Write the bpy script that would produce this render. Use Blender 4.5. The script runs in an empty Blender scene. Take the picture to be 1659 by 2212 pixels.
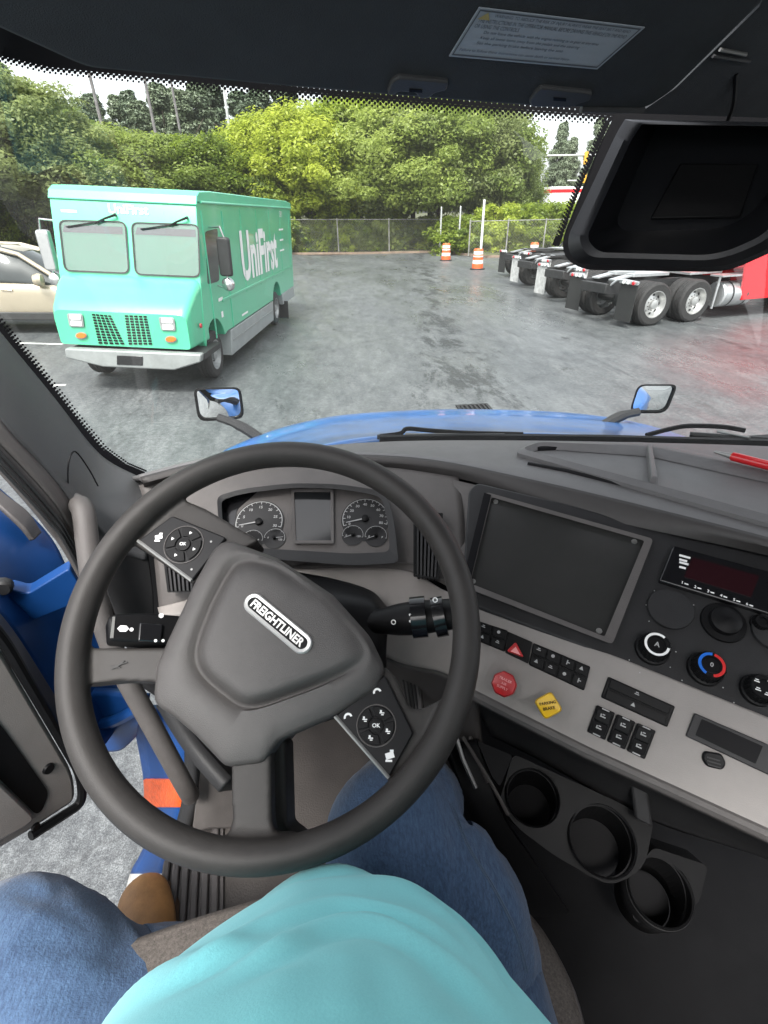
import bpy, bmesh, math, random
import numpy as np
from mathutils import Vector, Matrix, noise
random.seed(7)
RNG = np.random.default_rng(11)
R = math.radians
scene = bpy.context.scene
COL = scene.collection

# ------------------------------------------------------------------ camera, sky, sun, exposure
F, CX, CY = 1074.0, 829.5, 1106.0            # focal length and centre in a 1659 x 2212 frame
CAM = np.array([0.0, 0.0, 2.35])
_p, _y, _r = R(30.8), R(5.9), R(1.2)
FWD = np.array([math.sin(_y)*math.cos(_p), math.cos(_y)*math.cos(_p), -math.sin(_p)])
_r0 = np.array([math.cos(_y), -math.sin(_y), 0.0]); _u0 = np.cross(_r0, FWD)
RIGHT = _r0*math.cos(_r) - _u0*math.sin(_r)
UP = _u0*math.cos(_r) + _r0*math.sin(_r)
cd = bpy.data.cameras.new("camera")
cam = bpy.data.objects.new("camera", cd); COL.objects.link(cam)
m = Matrix.Identity(4)
for i in range(3):
    m[i][0], m[i][1], m[i][2], m[i][3] = RIGHT[i], UP[i], -FWD[i], CAM[i]
cam.matrix_world = m
cd.sensor_fit = 'HORIZONTAL'; cd.sensor_width = 36.0; cd.lens = 36.0*F/1659.0
cd.clip_start = 0.02; cd.clip_end = 2000.0
scene.camera = cam

SUN_EL, SUN_AZ = R(58), R(200)               # soft high sun behind thin cloud, from behind the cab
w = bpy.data.worlds.new("World"); scene.world = w; w.use_nodes = True
nt = w.node_tree
for n in list(nt.nodes): nt.nodes.remove(n)
out = nt.nodes.new('ShaderNodeOutputWorld'); bg = nt.nodes.new('ShaderNodeBackground')
sky = nt.nodes.new('ShaderNodeTexSky'); sky.sky_type = 'NISHITA'; sky.sun_disc = False
sky.sun_elevation = SUN_EL; sky.sun_rotation = SUN_AZ
sky.air_density = 1.0; sky.dust_density = 4.0; sky.ozone_density = 1.0
hs = nt.nodes.new('ShaderNodeHueSaturation'); hs.inputs['Saturation'].default_value = 0.22
nt.links.new(sky.outputs[0], hs.inputs['Color']); nt.links.new(hs.outputs[0], bg.inputs['Color'])
bg.inputs['Strength'].default_value = 0.15
nt.links.new(bg.outputs[0], out.inputs['Surface'])
sd = bpy.data.lights.new("sun", 'SUN'); sd.energy = 1.5; sd.angle = R(14); sd.color = (1.0, 0.965, 0.92)
so = bpy.data.objects.new("sun", sd); COL.objects.link(so)
_sd = Vector((math.sin(SUN_AZ)*math.cos(SUN_EL), math.cos(SUN_AZ)*math.cos(SUN_EL), math.sin(SUN_EL)))
so.rotation_euler = (-_sd).to_track_quat('-Z', 'Y').to_euler()
so.location = (0, 0, 30)
scene.view_settings.view_transform = 'Standard'; scene.view_settings.look = 'None'
scene.view_settings.exposure = 1.75; scene.view_settings.gamma = 1.0
scene.view_settings.use_curve_mapping = False

# ------------------------------------------------------------------ geometry helpers
def V(*a): return np.array(a, float)
def nrm(v): v = np.asarray(v, float); return v/np.linalg.norm(v)
def ray(u, v): return FWD + RIGHT*((u-CX)/F) - UP*((v-CY)/F)
def P(u, v, d): return CAM + ray(u, v)*d                         # a point seen at (u, v), d metres ahead
def hit(u, v, p0, n):
    r = ray(u, v); return CAM + r*(((p0-CAM) @ n)/(r @ n))
def Zp(u, v, z): return hit(u, v, V(0, 0, z), V(0, 0, 1))
def gz(x): return 0.05*max(0.0, -x)
def Gp(u, v):
    p = Zp(u, v, 0.0)
    return p if p[0] >= 0 else hit(u, v, V(0, 0, 0), V(.05, 0, 1))

class Plane:
    def __init__(s, a, b, c):
        a, b, c = P(*a), P(*b), P(*c)
        n = nrm(np.cross(b-a, c-a))
        if (CAM-a) @ n < 0: n = -n
        s.o, s.n = a, n
    def pt(s, u, v, h=0.0): return hit(u, v, s.o+s.n*h, s.n)
    def pts(s, q, h=0.0): return [s.pt(u, v, h) for u, v in q]

def rp(pts, r, n=4):                                             # polygon with rounded corners (2-D)
    o = []; k = len(pts)
    for i in range(k):
        a, b, c = np.array(pts[i-1], float), np.array(pts[i], float), np.array(pts[(i+1) % k], float)
        rr = r[i] if isinstance(r, (list, tuple)) else r
        d1 = min(rr, np.linalg.norm(a-b)*.48); d2 = min(rr, np.linalg.norm(c-b)*.48)
        p1, p2 = b+nrm(a-b)*d1, b+nrm(c-b)*d2
        if rr <= 0: o.append(tuple(b)); continue
        for t in np.linspace(0, 1, n+1):
            o.append(tuple((1-t)**2*p1+2*t*(1-t)*b+t*t*p2))
    return o
def circ(u, v, r, n=24, ry=None):
    ry = ry or r
    return [(u+r*math.cos(2*math.pi*i/n), v+ry*math.sin(2*math.pi*i/n)) for i in range(n)]
def cr(pts, n):                                                  # Catmull-Rom resampling
    p = np.array(pts, float); k = len(p)
    q = np.vstack([2*p[0]-p[1], p, 2*p[-1]-p[-2]]); o = []
    for t in np.linspace(0, k-1-1e-9, n):
        i = int(t); f = t-i; a, b, c, d = q[i:i+4]
        o.append(.5*((2*b)+(c-a)*f+(2*a-5*b+4*c-d)*f*f+(3*b-a-3*c+d)*f**3))
    return np.array(o)

class MB:
    def __init__(s): s.v = []; s.f = []
    def add(s, vs, fs):
        k = len(s.v); s.v += [tuple(map(float, q)) for q in vs]; s.f += [tuple(i+k for i in f) for f in fs]; return s
    def poly(s, pts, facing=None):
        pts = list(pts)
        if facing is not None:
            a = np.array(pts); c = a.mean(0); n = np.zeros(3)
            for i in range(len(a)): n += np.cross(a[i]-c, a[(i+1) % len(a)]-c)
            if n @ (np.asarray(facing)-c) < 0: pts = pts[::-1]
        return s.add(pts, [tuple(range(len(pts)))])
    def prism(s, a, b):                                          # ring a -> ring b with caps
        n = len(a); a = list(a); b = list(b)
        A = np.array(a); c = A.mean(0); nn = np.zeros(3)
        for i in range(n): nn += np.cross(A[i]-c, A[(i+1) % n]-c)
        if nn @ (np.array(b).mean(0)-c) < 0: a = a[::-1]; b = b[::-1]
        fs = [tuple(range(n))[::-1], tuple(range(n, 2*n))]
        fs += [(i, (i+1) % n, n+(i+1) % n, n+i) for i in range(n)]
        return s.add(a+b, fs)
    def pprism(s, pl, q, h0, h1):                                # image polygon standing on a plane
        top = pl.pts(q, h1); return s.prism([p-pl.n*(h1-h0) for p in top], top)
    def box(s, c, sz, ax=None):
        ax = np.eye(3) if ax is None else np.array(ax); c = np.array(c, float); h = np.array(sz, float)/2
        vs = [c+ax[0]*h[0]*i+ax[1]*h[1]*j+ax[2]*h[2]*k for i in (-1, 1) for j in (-1, 1) for k in (-1, 1)]
        fs = [(0, 1, 3, 2), (4, 6, 7, 5), (0, 4, 5, 1), (2, 3, 7, 6), (0, 2, 6, 4), (1, 5, 7, 3)]
        if np.linalg.det(ax) < 0: fs = [f[::-1] for f in fs]
        return s.add(vs, fs)
    def tube(s, path, r, n=10, caps=True, flat=1.0, side=None):
        path = [np.array(p, float) for p in path]; k = len(path)
        rs = r if hasattr(r, '__len__') else [r]*k
        t = nrm(path[1]-path[0]); ref = np.array([0, 0, 1.]) if abs(t[2]) < .9 else np.array([1., 0, 0])
        if side is not None: ref = np.array(side, float)
        a = nrm(np.cross(t, ref)); vs = []
        for i, p in enumerate(path):
            t = nrm(path[min(i+1, k-1)]-path[max(i-1, 0)])
            a = nrm(a-t*(a @ t)); b = np.cross(t, a)
            for j in range(n):
                th = 2*math.pi*j/n; vs.append(p+a*rs[i]*math.cos(th)+b*rs[i]*flat*math.sin(th))
        fs = [(i*n+j, i*n+(j+1) % n, (i+1)*n+(j+1) % n, (i+1)*n+j) for i in range(k-1) for j in range(n)]
        if caps: fs += [tuple(range(n))[::-1], tuple(range((k-1)*n, k*n))]
        return s.add(vs, fs)
    def grid(s, rows, facing=None, closed=False):
        rows = [list(r) for r in rows]; nr, nc = len(rows), len(rows[0])
        vs = [p for r in rows for p in r]; fs = []
        for i in range(nr-1):
            for j in range(nc if closed else nc-1):
                j2 = (j+1) % nc; fs.append((i*nc+j, i*nc+j2, (i+1)*nc+j2, (i+1)*nc+j))
        if facing is not None:
            acc = 0; vv = np.array(vs)
            for f in fs:
                n = np.cross(vv[f[1]]-vv[f[0]], vv[f[2]]-vv[f[0]]); acc += n @ (np.asarray(facing)-vv[f[0]])
            if acc < 0: fs = [f[::-1] for f in fs]
        return s.add(vs, fs)
    def lathe(s, prof, o, axis, n=24, cap0=True, cap1=True):     # prof: (radius, height)
        ax = nrm(axis); ref = V(0, 0, 1) if abs(ax[2]) < .9 else V(1, 0, 0)
        a = nrm(np.cross(ref, ax)); b = np.cross(ax, a); o = np.array(o, float); vs = []
        for r, h in prof:
            for j in range(n):
                th = 2*math.pi*j/n; vs.append(o+ax*h+(a*math.cos(th)+b*math.sin(th))*r)
        k = len(prof)
        fs = [(i*n+j, i*n+(j+1) % n, (i+1)*n+(j+1) % n, (i+1)*n+j) for i in range(k-1) for j in range(n)]
        if cap0: fs.append(tuple(range(n))[::-1])
        if cap1: fs.append(tuple(range((k-1)*n, k*n)))
        return s.add(vs, fs)
    def torus(s, c, e1, e2, Rr, r, n=96, m=16, flat=1.0):
        nn = np.cross(e1, e2); vs = []
        for i in range(n):
            t = 2*math.pi*i/n; d = e1*math.cos(t)+e2*math.sin(t)
            for j in range(m):
                q = 2*math.pi*j/m; vs.append(c+d*(Rr+r*math.cos(q))+nn*r*flat*math.sin(q))
        fs = [(i*m+j, ((i+1) % n)*m+j, ((i+1) % n)*m+(j+1) % m, i*m+(j+1) % m) for i in range(n) for j in range(m)]
        return s.add(vs, fs)
    def text(s, txt, o, xd, yd, width=None, height=None, bold=0.0, align='C', depth=0.0):
        c = bpy.data.curves.new("t", 'FONT'); c.body = txt; c.size = 1; c.offset = bold; c.resolution_u = 3
        ob = bpy.data.objects.new("t", c); COL.objects.link(ob)
        dg = bpy.context.evaluated_depsgraph_get(); me = bpy.data.meshes.new_from_object(ob.evaluated_get(dg))
        bpy.data.objects.remove(ob); bpy.data.curves.remove(c)
        vs = np.array([list(q.co)[:2] for q in me.vertices]); fs = [tuple(p.vertices) for p in me.polygons]
        bpy.data.meshes.remove(me)
        if not len(vs): return s
        mn, mx = vs.min(0), vs.max(0); sz = mx-mn
        sx = sy = 1
        if width and height: sx, sy = width/sz[0], height/sz[1]
        elif width: sx = sy = width/sz[0]
        else: sx = sy = height/sz[1]
        ctr = (mn+mx)/2 if align == 'C' else np.array([mn[0], (mn[1]+mx[1])/2])
        o = np.array(o, float); q = [o+xd*(p[0]-ctr[0])*sx+yd*(p[1]-ctr[1])*sy for p in vs]
        return s.add(q, fs)
    def build(s, name, mat, parent=None, smooth=35, bevel=0, solid=0, seg=2, sub=0):
        me = bpy.data.meshes.new(name); me.from_pydata(s.v, [], s.f); me.validate(); me.update()
        if smooth:
            me.polygons.foreach_set('use_smooth', [True]*len(me.polygons))
            me.set_sharp_from_angle(angle=R(smooth))
        return link(name, me, mat, parent, bevel, solid, seg, sub)

def link(name, me, mat, parent=None, bevel=0, solid=0, seg=2, sub=0):
    ob = bpy.data.objects.new(name, me); COL.objects.link(ob)
    if mat is not None and not me.materials: me.materials.append(mat)
    if parent: ob.parent = parent
    if solid:
        md = ob.modifiers.new('solid', 'SOLIDIFY'); md.thickness = solid; md.offset = -1
    if bevel:
        md = ob.modifiers.new('bevel', 'BEVEL'); md.width = bevel; md.segments = seg; md.limit_method = 'ANGLE'
        md.angle_limit = R(40); md.harden_normals = False
    if sub:
        md = ob.modifiers.new('sub', 'SUBSURF'); md.levels = sub; md.render_levels = sub
    return ob
def tag(o, label=None, cat=None, group=None, kind=None):
    if label: o['label'] = label
    if cat: o['category'] = cat
    if group: o['group'] = group
    if kind: o['kind'] = kind
    return o
def thing(name, label, cat, loc=(0, 0, 0), rot=(0, 0, 0), group=None):
    o = bpy.data.objects.new(name, None); COL.objects.link(o); o.empty_display_size = .2
    o.location = loc; o.rotation_euler = rot
    return tag(o, label, cat, group)
def copy_tree(o, parent=None):
    c = o.copy(); COL.objects.link(c)
    if parent is not None: c.parent = parent
    for ch in list(o.children): copy_tree(ch, c)
    return c

def cut(ob, cutter):                                              # real opening: subtract, then keep only the result
    c = cutter.build('cutter', None, smooth=0); md_ = ob.modifiers.new('cut', 'BOOLEAN'); md_.operation = 'DIFFERENCE'; md_.object = c; md_.solver = 'EXACT'
    bpy.context.view_layer.update(); dg = bpy.context.evaluated_depsgraph_get(); me_ = bpy.data.meshes.new_from_object(ob.evaluated_get(dg))
    ob.modifiers.clear(); old = ob.data; ob.data = me_; bpy.data.objects.remove(c); bpy.data.meshes.remove(old)

# ------------------------------------------------------------------ materials
def mat(name, rgb, rough=.5, metal=0.0, var=0.0, vs=8.0, bump=0.0, bs=400.0, coat=0.0, spec=.5, rvar=0.0, dark=None, dist=0.002):
    M = bpy.data.materials.new(name); M.use_nodes = True; t = M.node_tree; b = t.nodes['Principled BSDF']
    b.inputs['Base Color'].default_value = (*rgb, 1); b.inputs['Roughness'].default_value = rough
    b.inputs['Metallic'].default_value = metal; b.inputs['Specular IOR Level'].default_value = spec
    b.inputs['Coat Weight'].default_value = coat; b.inputs['Coat Roughness'].default_value = .06
    tc = t.nodes.new('ShaderNodeTexCoord')
    if var or rvar:
        n = t.nodes.new('ShaderNodeTexNoise'); n.inputs['Scale'].default_value = vs; n.inputs['Detail'].default_value = 6
        n.inputs['Roughness'].default_value = .65
        t.links.new(tc.outputs['Object'], n.inputs['Vector'])
    if var:
        rmp = t.nodes.new('ShaderNodeValToRGB'); rmp.color_ramp.elements[0].position = .32; rmp.color_ramp.elements[1].position = .68
        dk = dark or tuple(c*(1-var) for c in rgb)
        rmp.color_ramp.elements[0].color = (*dk, 1); rmp.color_ramp.elements[1].color = (*[min(1, c*(1+var*.6)) for c in rgb], 1)
        t.links.new(n.outputs['Fac'], rmp.inputs['Fac']); t.links.new(rmp.outputs['Color'], b.inputs['Base Color'])
    if rvar:
        mr = t.nodes.new('ShaderNodeMapRange'); mr.inputs['To Min'].default_value = max(0, rough-rvar); mr.inputs['To Max'].default_value = min(1, rough+rvar)
        t.links.new(n.outputs['Fac'], mr.inputs['Value']); t.links.new(mr.outputs['Result'], b.inputs['Roughness'])
    if bump:
        n2 = t.nodes.new('ShaderNodeTexNoise'); n2.inputs['Scale'].default_value = bs; n2.inputs['Detail'].default_value = 3
        t.links.new(tc.outputs['Object'], n2.inputs['Vector'])
        bp = t.nodes.new('ShaderNodeBump'); bp.inputs['Strength'].default_value = bump; bp.inputs['Distance'].default_value = dist
        t.links.new(n2.outputs['Fac'], bp.inputs['Height']); t.links.new(bp.outputs['Normal'], b.inputs['Normal'])
    return M
def glass_mat(name, tint=(1, 1, 1), refl=1.0, rough=0.0, veil=0.0):
    M = bpy.data.materials.new(name); M.use_nodes = True; t = M.node_tree
    for n in list(t.nodes): t.nodes.remove(n)
    o = t.nodes.new('ShaderNodeOutputMaterial'); mx = t.nodes.new('ShaderNodeMixShader')
    tr = t.nodes.new('ShaderNodeBsdfTransparent'); tr.inputs['Color'].default_value = (*tint, 1)
    gl = t.nodes.new('ShaderNodeBsdfGlossy'); gl.inputs['Roughness'].default_value = rough
    fr = t.nodes.new('ShaderNodeFresnel'); fr.inputs['IOR'].default_value = 1.5
    mu = t.nodes.new('ShaderNodeMath'); mu.operation = 'MULTIPLY'; mu.inputs[1].default_value = refl; mu.use_clamp = True
    t.links.new(fr.outputs[0], mu.inputs[0]); t.links.new(mu.outputs[0], mx.inputs[0])
    if veil:                                                     # pale veil: haze over the view put into the pane
        df = t.nodes.new('ShaderNodeBsdfDiffuse'); df.inputs['Color'].default_value = (.7, .72, .7, 1)
        tc = t.nodes.new('ShaderNodeTexCoord'); nz = t.nodes.new('ShaderNodeTexNoise'); nz.inputs['Scale'].default_value = 5; nz.inputs['Detail'].default_value = 5
        t.links.new(tc.outputs['Object'], nz.inputs['Vector'])
        mm = t.nodes.new('ShaderNodeMath'); mm.operation = 'MULTIPLY'; mm.inputs[1].default_value = veil*2
        mm.inputs[0].default_value = .5; t.links.new(nz.outputs['Fac'], tr.inputs['Color']) if False else None
        m2 = t.nodes.new('ShaderNodeMixShader'); t.links.new(mm.outputs[0], m2.inputs[0])
        t.links.new(tr.outputs[0], m2.inputs[1]); t.links.new(df.outputs[0], m2.inputs[2]); t.links.new(m2.outputs[0], mx.inputs[1])
    else: t.links.new(tr.outputs[0], mx.inputs[1])
    t.links.new(gl.outputs[0], mx.inputs[2]); t.links.new(mx.outputs[0], o.inputs['Surface'])
    return M
def leaf_mat(name, c1, c2, c3, trans=.55):
    M = bpy.data.materials.new(name); M.use_nodes = True; t = M.node_tree
    for n in list(t.nodes): t.nodes.remove(n)
    o = t.nodes.new('ShaderNodeOutputMaterial'); mx = t.nodes.new('ShaderNodeMixShader'); mx.inputs[0].default_value = trans
    df = t.nodes.new('ShaderNodeBsdfPrincipled'); df.inputs['Roughness'].default_value = .45
    tl = t.nodes.new('ShaderNodeBsdfTranslucent')
    tc = t.nodes.new('ShaderNodeTexCoord'); oi = t.nodes.new('ShaderNodeObjectInfo')
    nz = t.nodes.new('ShaderNodeTexNoise'); nz.inputs['Scale'].default_value = .9; nz.inputs['Detail'].default_value = 5; nz.inputs['Roughness'].default_value = .75
    ad = t.nodes.new('ShaderNodeVectorMath'); ad.operation = 'ADD'
    t.links.new(tc.outputs['Object'], ad.inputs[0]); t.links.new(oi.outputs['Location'], ad.inputs[1]); t.links.new(ad.outputs[0], nz.inputs['Vector'])
    m2 = t.nodes.new('ShaderNodeMath'); m2.operation = 'MULTIPLY_ADD'; m2.inputs[1].default_value = .35; m2.inputs[2].default_value = -.17
    t.links.new(oi.outputs['Random'], m2.inputs[0])
    m3 = t.nodes.new('ShaderNodeMath'); m3.operation = 'ADD'; t.links.new(m2.outputs[0], m3.inputs[0]); t.links.new(nz.outputs['Fac'], m3.inputs[1])
    rm = t.nodes.new('ShaderNodeValToRGB'); e = rm.color_ramp.elements
    e[0].position = .3; e[0].color = (*c1, 1); e[1].position = .72; e[1].color = (*c3, 1); k = e.new(.5); k.color = (*c2, 1)
    t.links.new(m3.outputs[0], rm.inputs['Fac']); t.links.new(rm.outputs['Color'], df.inputs['Base Color']); t.links.new(rm.outputs['Color'], tl.inputs['Color'])
    t.links.new(df.outputs[0], mx.inputs[1]); t.links.new(tl.outputs[0], mx.inputs[2]); t.links.new(mx.outputs[0], o.inputs['Surface'])
    return M

M = {}
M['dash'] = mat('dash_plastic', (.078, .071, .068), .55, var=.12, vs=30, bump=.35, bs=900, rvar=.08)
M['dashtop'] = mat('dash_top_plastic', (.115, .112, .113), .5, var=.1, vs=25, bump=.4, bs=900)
M['dark'] = mat('dark_plastic', (.020, .020, .021), .5, var=.15, vs=20, bump=.2, bs=800, spec=.3)
M['black'] = mat('black_plastic', (.006, .006, .0065), .45, var=.2, vs=20, bump=.1, bs=800, spec=.14)
M['gloss'] = mat('gloss_black', (.008, .008, .009), .16, rvar=.08, vs=12)
M['pillar'] = mat('pillar_plastic', (.045, .046, .048), .55, bump=.3, bs=900, var=.1, vs=14)
M['header'] = mat('header_foam', (.048, .052, .057), .8, var=.12, vs=18, bump=.4, bs=700, spec=.2)
M['beige'] = mat('warm_grey_plastic', (.215, .198, .186), .5, var=.06, vs=20, bump=.15, bs=900)
M['rim'] = mat('wheel_rubber', (.030, .0275, .026), .5, spec=.28, var=.15, vs=30, bump=.22, bs=1500, rvar=.1)
M['hub'] = mat('wheel_hub_plastic', (.054, .050, .048), .48, var=.1, vs=40, bump=.35, bs=1400, rvar=.06)
M['screen'] = mat('blank_panel', (.030, .030, .029), .24, var=.12, vs=6, bump=.06, bs=500, rvar=.1)
M['lcd'] = mat('lcd_glass', (.012, .013, .014), .12, rvar=.05)
M['padblack'] = mat('pad_plastic', (.010, .010, .011), .42, rvar=.05, vs=30, spec=.16)
M['white'] = mat('white_print', (.75, .75, .74), .5)
M['mark'] = mat('grey_print', (.33, .33, .33), .5)
M['chrome'] = mat('chrome', (.62, .62, .62), .18, 1.0, rvar=.08, vs=20)
M['silver'] = mat('silver_paint', (.28, .28, .27), .4, .6, var=.08, vs=20)
M['mirror'] = mat('mirror_glass', (.85, .87, .88), .02, 1.0)
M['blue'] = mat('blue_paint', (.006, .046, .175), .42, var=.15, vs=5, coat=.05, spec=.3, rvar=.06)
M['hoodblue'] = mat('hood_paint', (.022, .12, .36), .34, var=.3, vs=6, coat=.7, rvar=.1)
M['red'] = mat('red_plastic', (.42, .012, .015), .35, var=.1, vs=60)
M['yellow'] = mat('yellow_plastic', (.70, .42, .006), .35, var=.08, vs=60)
M['orange'] = mat('orange_lens', (.52, .075, .012), .35, var=.3, vs=70, bump=.8, bs=160)
M['ringblue'] = mat('blue_print', (.01, .12, .5), .4); M['ringred'] = mat('red_print', (.5, .02, .02), .4)
M['seat'] = mat('seat_fabric', (.10, .086, .076), .9, var=.5, vs=330, bump=.35, bs=900)
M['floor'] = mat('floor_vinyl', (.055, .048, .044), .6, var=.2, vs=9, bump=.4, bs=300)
M['mat'] = mat('floor_rubber', (.075, .068, .066), .5, var=.2, vs=20, bump=.3, bs=500)
M['step'] = mat('step_aluminium', (.66, .64, .6), .4, .3, var=.2, vs=40)
M['skinlabel'] = mat('label_print', (.36, .40, .45), .5, var=.05, vs=40)
M['winglass'] = glass_mat('windshield_glass', (.93, .96, .94), 1.1, veil=.024)
M['frit'] = mat('frit_enamel', (.005, .005, .006), .55, spec=.12)

# ------------------------------------------------------------------ the setting: ground
def ground_mat():
    Mt = bpy.data.materials.new('asphalt'); Mt.use_nodes = True; t = Mt.node_tree; b = t.nodes['Principled BSDF']
    tc = t.nodes.new('ShaderNodeTexCoord')
    def nz(s, d, r=.6, vec=None, dist=0):
        n = t.nodes.new('ShaderNodeTexNoise'); n.inputs['Scale'].default_value = s; n.inputs['Detail'].default_value = d
        n.inputs['Roughness'].default_value = r; n.inputs['Distortion'].default_value = dist
        t.links.new(vec or tc.outputs['Object'], n.inputs['Vector']); return n
    def ramp(src, p0, c0, p1, c1):
        r = t.nodes.new('ShaderNodeValToRGB'); e = r.color_ramp.elements
        e[0].position, e[1].position = p0, p1; e[0].color = (*c0, 1); e[1].color = (*c1, 1); t.links.new(src, r.inputs['Fac']); return r
    def mix(a, bb, fac, mode='MIX'):
        x = t.nodes.new('ShaderNodeMix'); x.data_type = 'RGBA'; x.blend_type = mode
        if isinstance(fac, float): x.inputs[0].default_value = fac
        else: t.links.new(fac, x.inputs[0])
        t.links.new(a, x.inputs[6]); t.links.new(bb, x.inputs[7]); return x.outputs[2]
    mp = t.nodes.new('ShaderNodeMapping'); mp.inputs['Scale'].default_value = (1.1, .38, 1); mp.inputs['Rotation'].default_value = (0, 0, .12)
    t.links.new(tc.outputs['Object'], mp.inputs['Vector'])
    big = nz(.35, 9, .75, mp.outputs[0], .2); fine = nz(19, 6, .8); mid = nz(3.6, 9, .78, mp.outputs[0], .25); grit = nz(170, 3, .6)
    base = ramp(big.outputs['Fac'], .34, (.062, .069, .074), .68, (.108, .117, .122))
    midr = ramp(mid.outputs['Fac'], .38, (.74, .75, .76), .62, (1.3, 1.3, 1.29))
    c = mix(base.outputs[0], midr.outputs[0], 1.0, 'MULTIPLY')
    fr = ramp(fine.outputs['Fac'], .38, (.62, .62, .63), .62, (1.38, 1.38, 1.36)); c = mix(c, fr.outputs[0], 1.0, 'MULTIPLY')
    gr = ramp(grit.outputs['Fac'], .42, (.56, .535, .52), .62, (1.55, 1.5, 1.46)); c = mix(c, gr.outputs[0], .75, 'MULTIPLY')
    # oil and tar stains along the lane
    st = nz(1.4, 9, .82, mp.outputs[0], .3); sx_ = t.nodes.new('ShaderNodeSeparateXYZ'); t.links.new(tc.outputs['Object'], sx_.inputs[0])
    def mth(op, a, b_):
        x = t.nodes.new('ShaderNodeMath'); x.operation = op
        for k_, v_ in enumerate((a, b_)):
            if v_ is None: continue
            if isinstance(v_, (int, float)): x.inputs[k_].default_value = v_
            else: t.links.new(v_, x.inputs[k_])
        return x.outputs[0]
    sep = mth('ABSOLUTE', mth('SUBTRACT', sx_.outputs['X'], mth('ADD', mth('MULTIPLY', sx_.outputs['Y'], .157), .85)), None)
    band = mth('MAXIMUM', mth('SUBTRACT', 1.0, mth('DIVIDE', sep, 1.3)), 0.0)       # oil dripped along the lane
    stv = mth('ADD', st.outputs['Fac'], mth('MULTIPLY', band, .13)); sr = ramp(stv, .585, (0, 0, 0), .66, (1, 1, 1))
    dk = t.nodes.new('ShaderNodeRGB'); dk.outputs[0].default_value = (.03, .032, .033, 1)
    fm = t.nodes.new('ShaderNodeMath'); fm.operation = 'MULTIPLY'; fm.inputs[1].default_value = .75; t.links.new(sr.outputs[0], fm.inputs[0])
    c = mix(c, dk.outputs[0], fm.outputs[0])
    # cracks
    vo = t.nodes.new('ShaderNodeTexVoronoi'); vo.feature = 'DISTANCE_TO_EDGE'; vo.inputs['Scale'].default_value = .3
    wv = nz(1.3, 4, .6); vm = t.nodes.new('ShaderNodeVectorMath'); vm.operation = 'MULTIPLY_ADD'; vm.inputs[1].default_value = (.9, .9, 0)
    t.links.new(wv.outputs['Color'], vm.inputs[0]); t.links.new(tc.outputs['Object'], vm.inputs[2]); t.links.new(vm.outputs[0], vo.inputs['Vector'])
    cr_ = ramp(vo.outputs['Distance'], .001, (1, 1, 1), .007, (0, 0, 0)); fm2 = t.nodes.new('ShaderNodeMath'); fm2.operation = 'MULTIPLY'; fm2.inputs[1].default_value = .4
    t.links.new(cr_.outputs[0], fm2.inputs[0]); dk2 = t.nodes.new('ShaderNodeRGB'); dk2.outputs[0].default_value = (.025, .025, .025, 1)
    c = mix(c, dk2.outputs[0], fm2.outputs[0])
    t.links.new(c, b.inputs['Base Color']); t.links.new(mth('SUBTRACT', .5, mth('MULTIPLY', fm.outputs[0], .55)), b.inputs['Specular IOR Level'])
    wet = nz(.22, 8, .75, mp.outputs[0], .2)
    rr = t.nodes.new('ShaderNodeMapRange'); rr.inputs['From Min'].default_value = .38; rr.inputs['From Max'].default_value = .62
    rr.inputs['To Min'].default_value = .22; rr.inputs['To Max'].default_value = .6
    t.links.new(wet.outputs['Fac'], rr.inputs['Value']); t.links.new(rr.outputs[0], b.inputs['Roughness'])
    bp = t.nodes.new('ShaderNodeBump'); bp.inputs['Strength'].default_value = .5; bp.inputs['Distance'].default_value = .006
    t.links.new(grit.outputs['Fac'], bp.inputs['Height']); t.links.new(bp.outputs[0], b.inputs['Normal'])
    return Mt
M['asphalt'] = ground_mat()
M['soil'] = mat('leaf_litter', (.075, .08, .035), .9, var=.5, vs=3, bump=.6, bs=20)
M['grass'] = mat('grass_ground', (.055, .085, .025), .9, var=.5, vs=.8, bump=.5, bs=20)
xs = [-600, -60, -30, -12, -6, -2, 0, 2, 8, 20, 60, 600]; ys = [-200, -10, 5, 15, 30, 41, 600]
g = MB(); g.grid([[(x, y, gz(max(x, -60))) for x in xs] for y in ys[:-1]], facing=(0, 0, 500)); tag(g.build('parking_lot', M['asphalt'], smooth=0), kind='structure')
E0 = [(-70, 37), (-30, 38.6), (-2, 40.0), (3, 40.2), (8.2, 39.6), (10.2, 33.5), (14, 33.2), (40, 33.5), (90, 34)]
bank = MB(); bank.grid([[(x, y-.0, gz(x)+.012) for x, y in E0], [(x, y+1.6, gz(x)+.18) for x, y in E0], [(x, 90, gz(x)+1.0) for x, y in E0], [(x*5, 700, gz(x)+4) for x, y in E0]], facing=(0, 0, 500))
tag(bank.build('verge_ground', M['soil'], smooth=0), kind='structure')
kb = MB()
for a, b2 in zip(E0[:-1], E0[1:]):
    a3, b3 = V(a[0], a[1]-.08, gz(a[0])+.06), V(b2[0], b2[1]-.08, gz(b2[0])+.06); d = b3-a3; L = np.linalg.norm(d); d /= L
    s_ = nrm(np.cross(d, V(0, 0, 1))); kb.box((a3+b3)/2, (L, .16, .14), (d, s_, np.cross(s_, d)))
M['kerb'] = mat('kerb_concrete', (.22, .16, .12), .85, var=.4, vs=2)
tag(kb.build('kerb', M['kerb'], smooth=0), kind='structure')
M['line'] = mat('worn_line_paint', (.6, .6, .58), .6, var=.5, vs=14)
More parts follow.
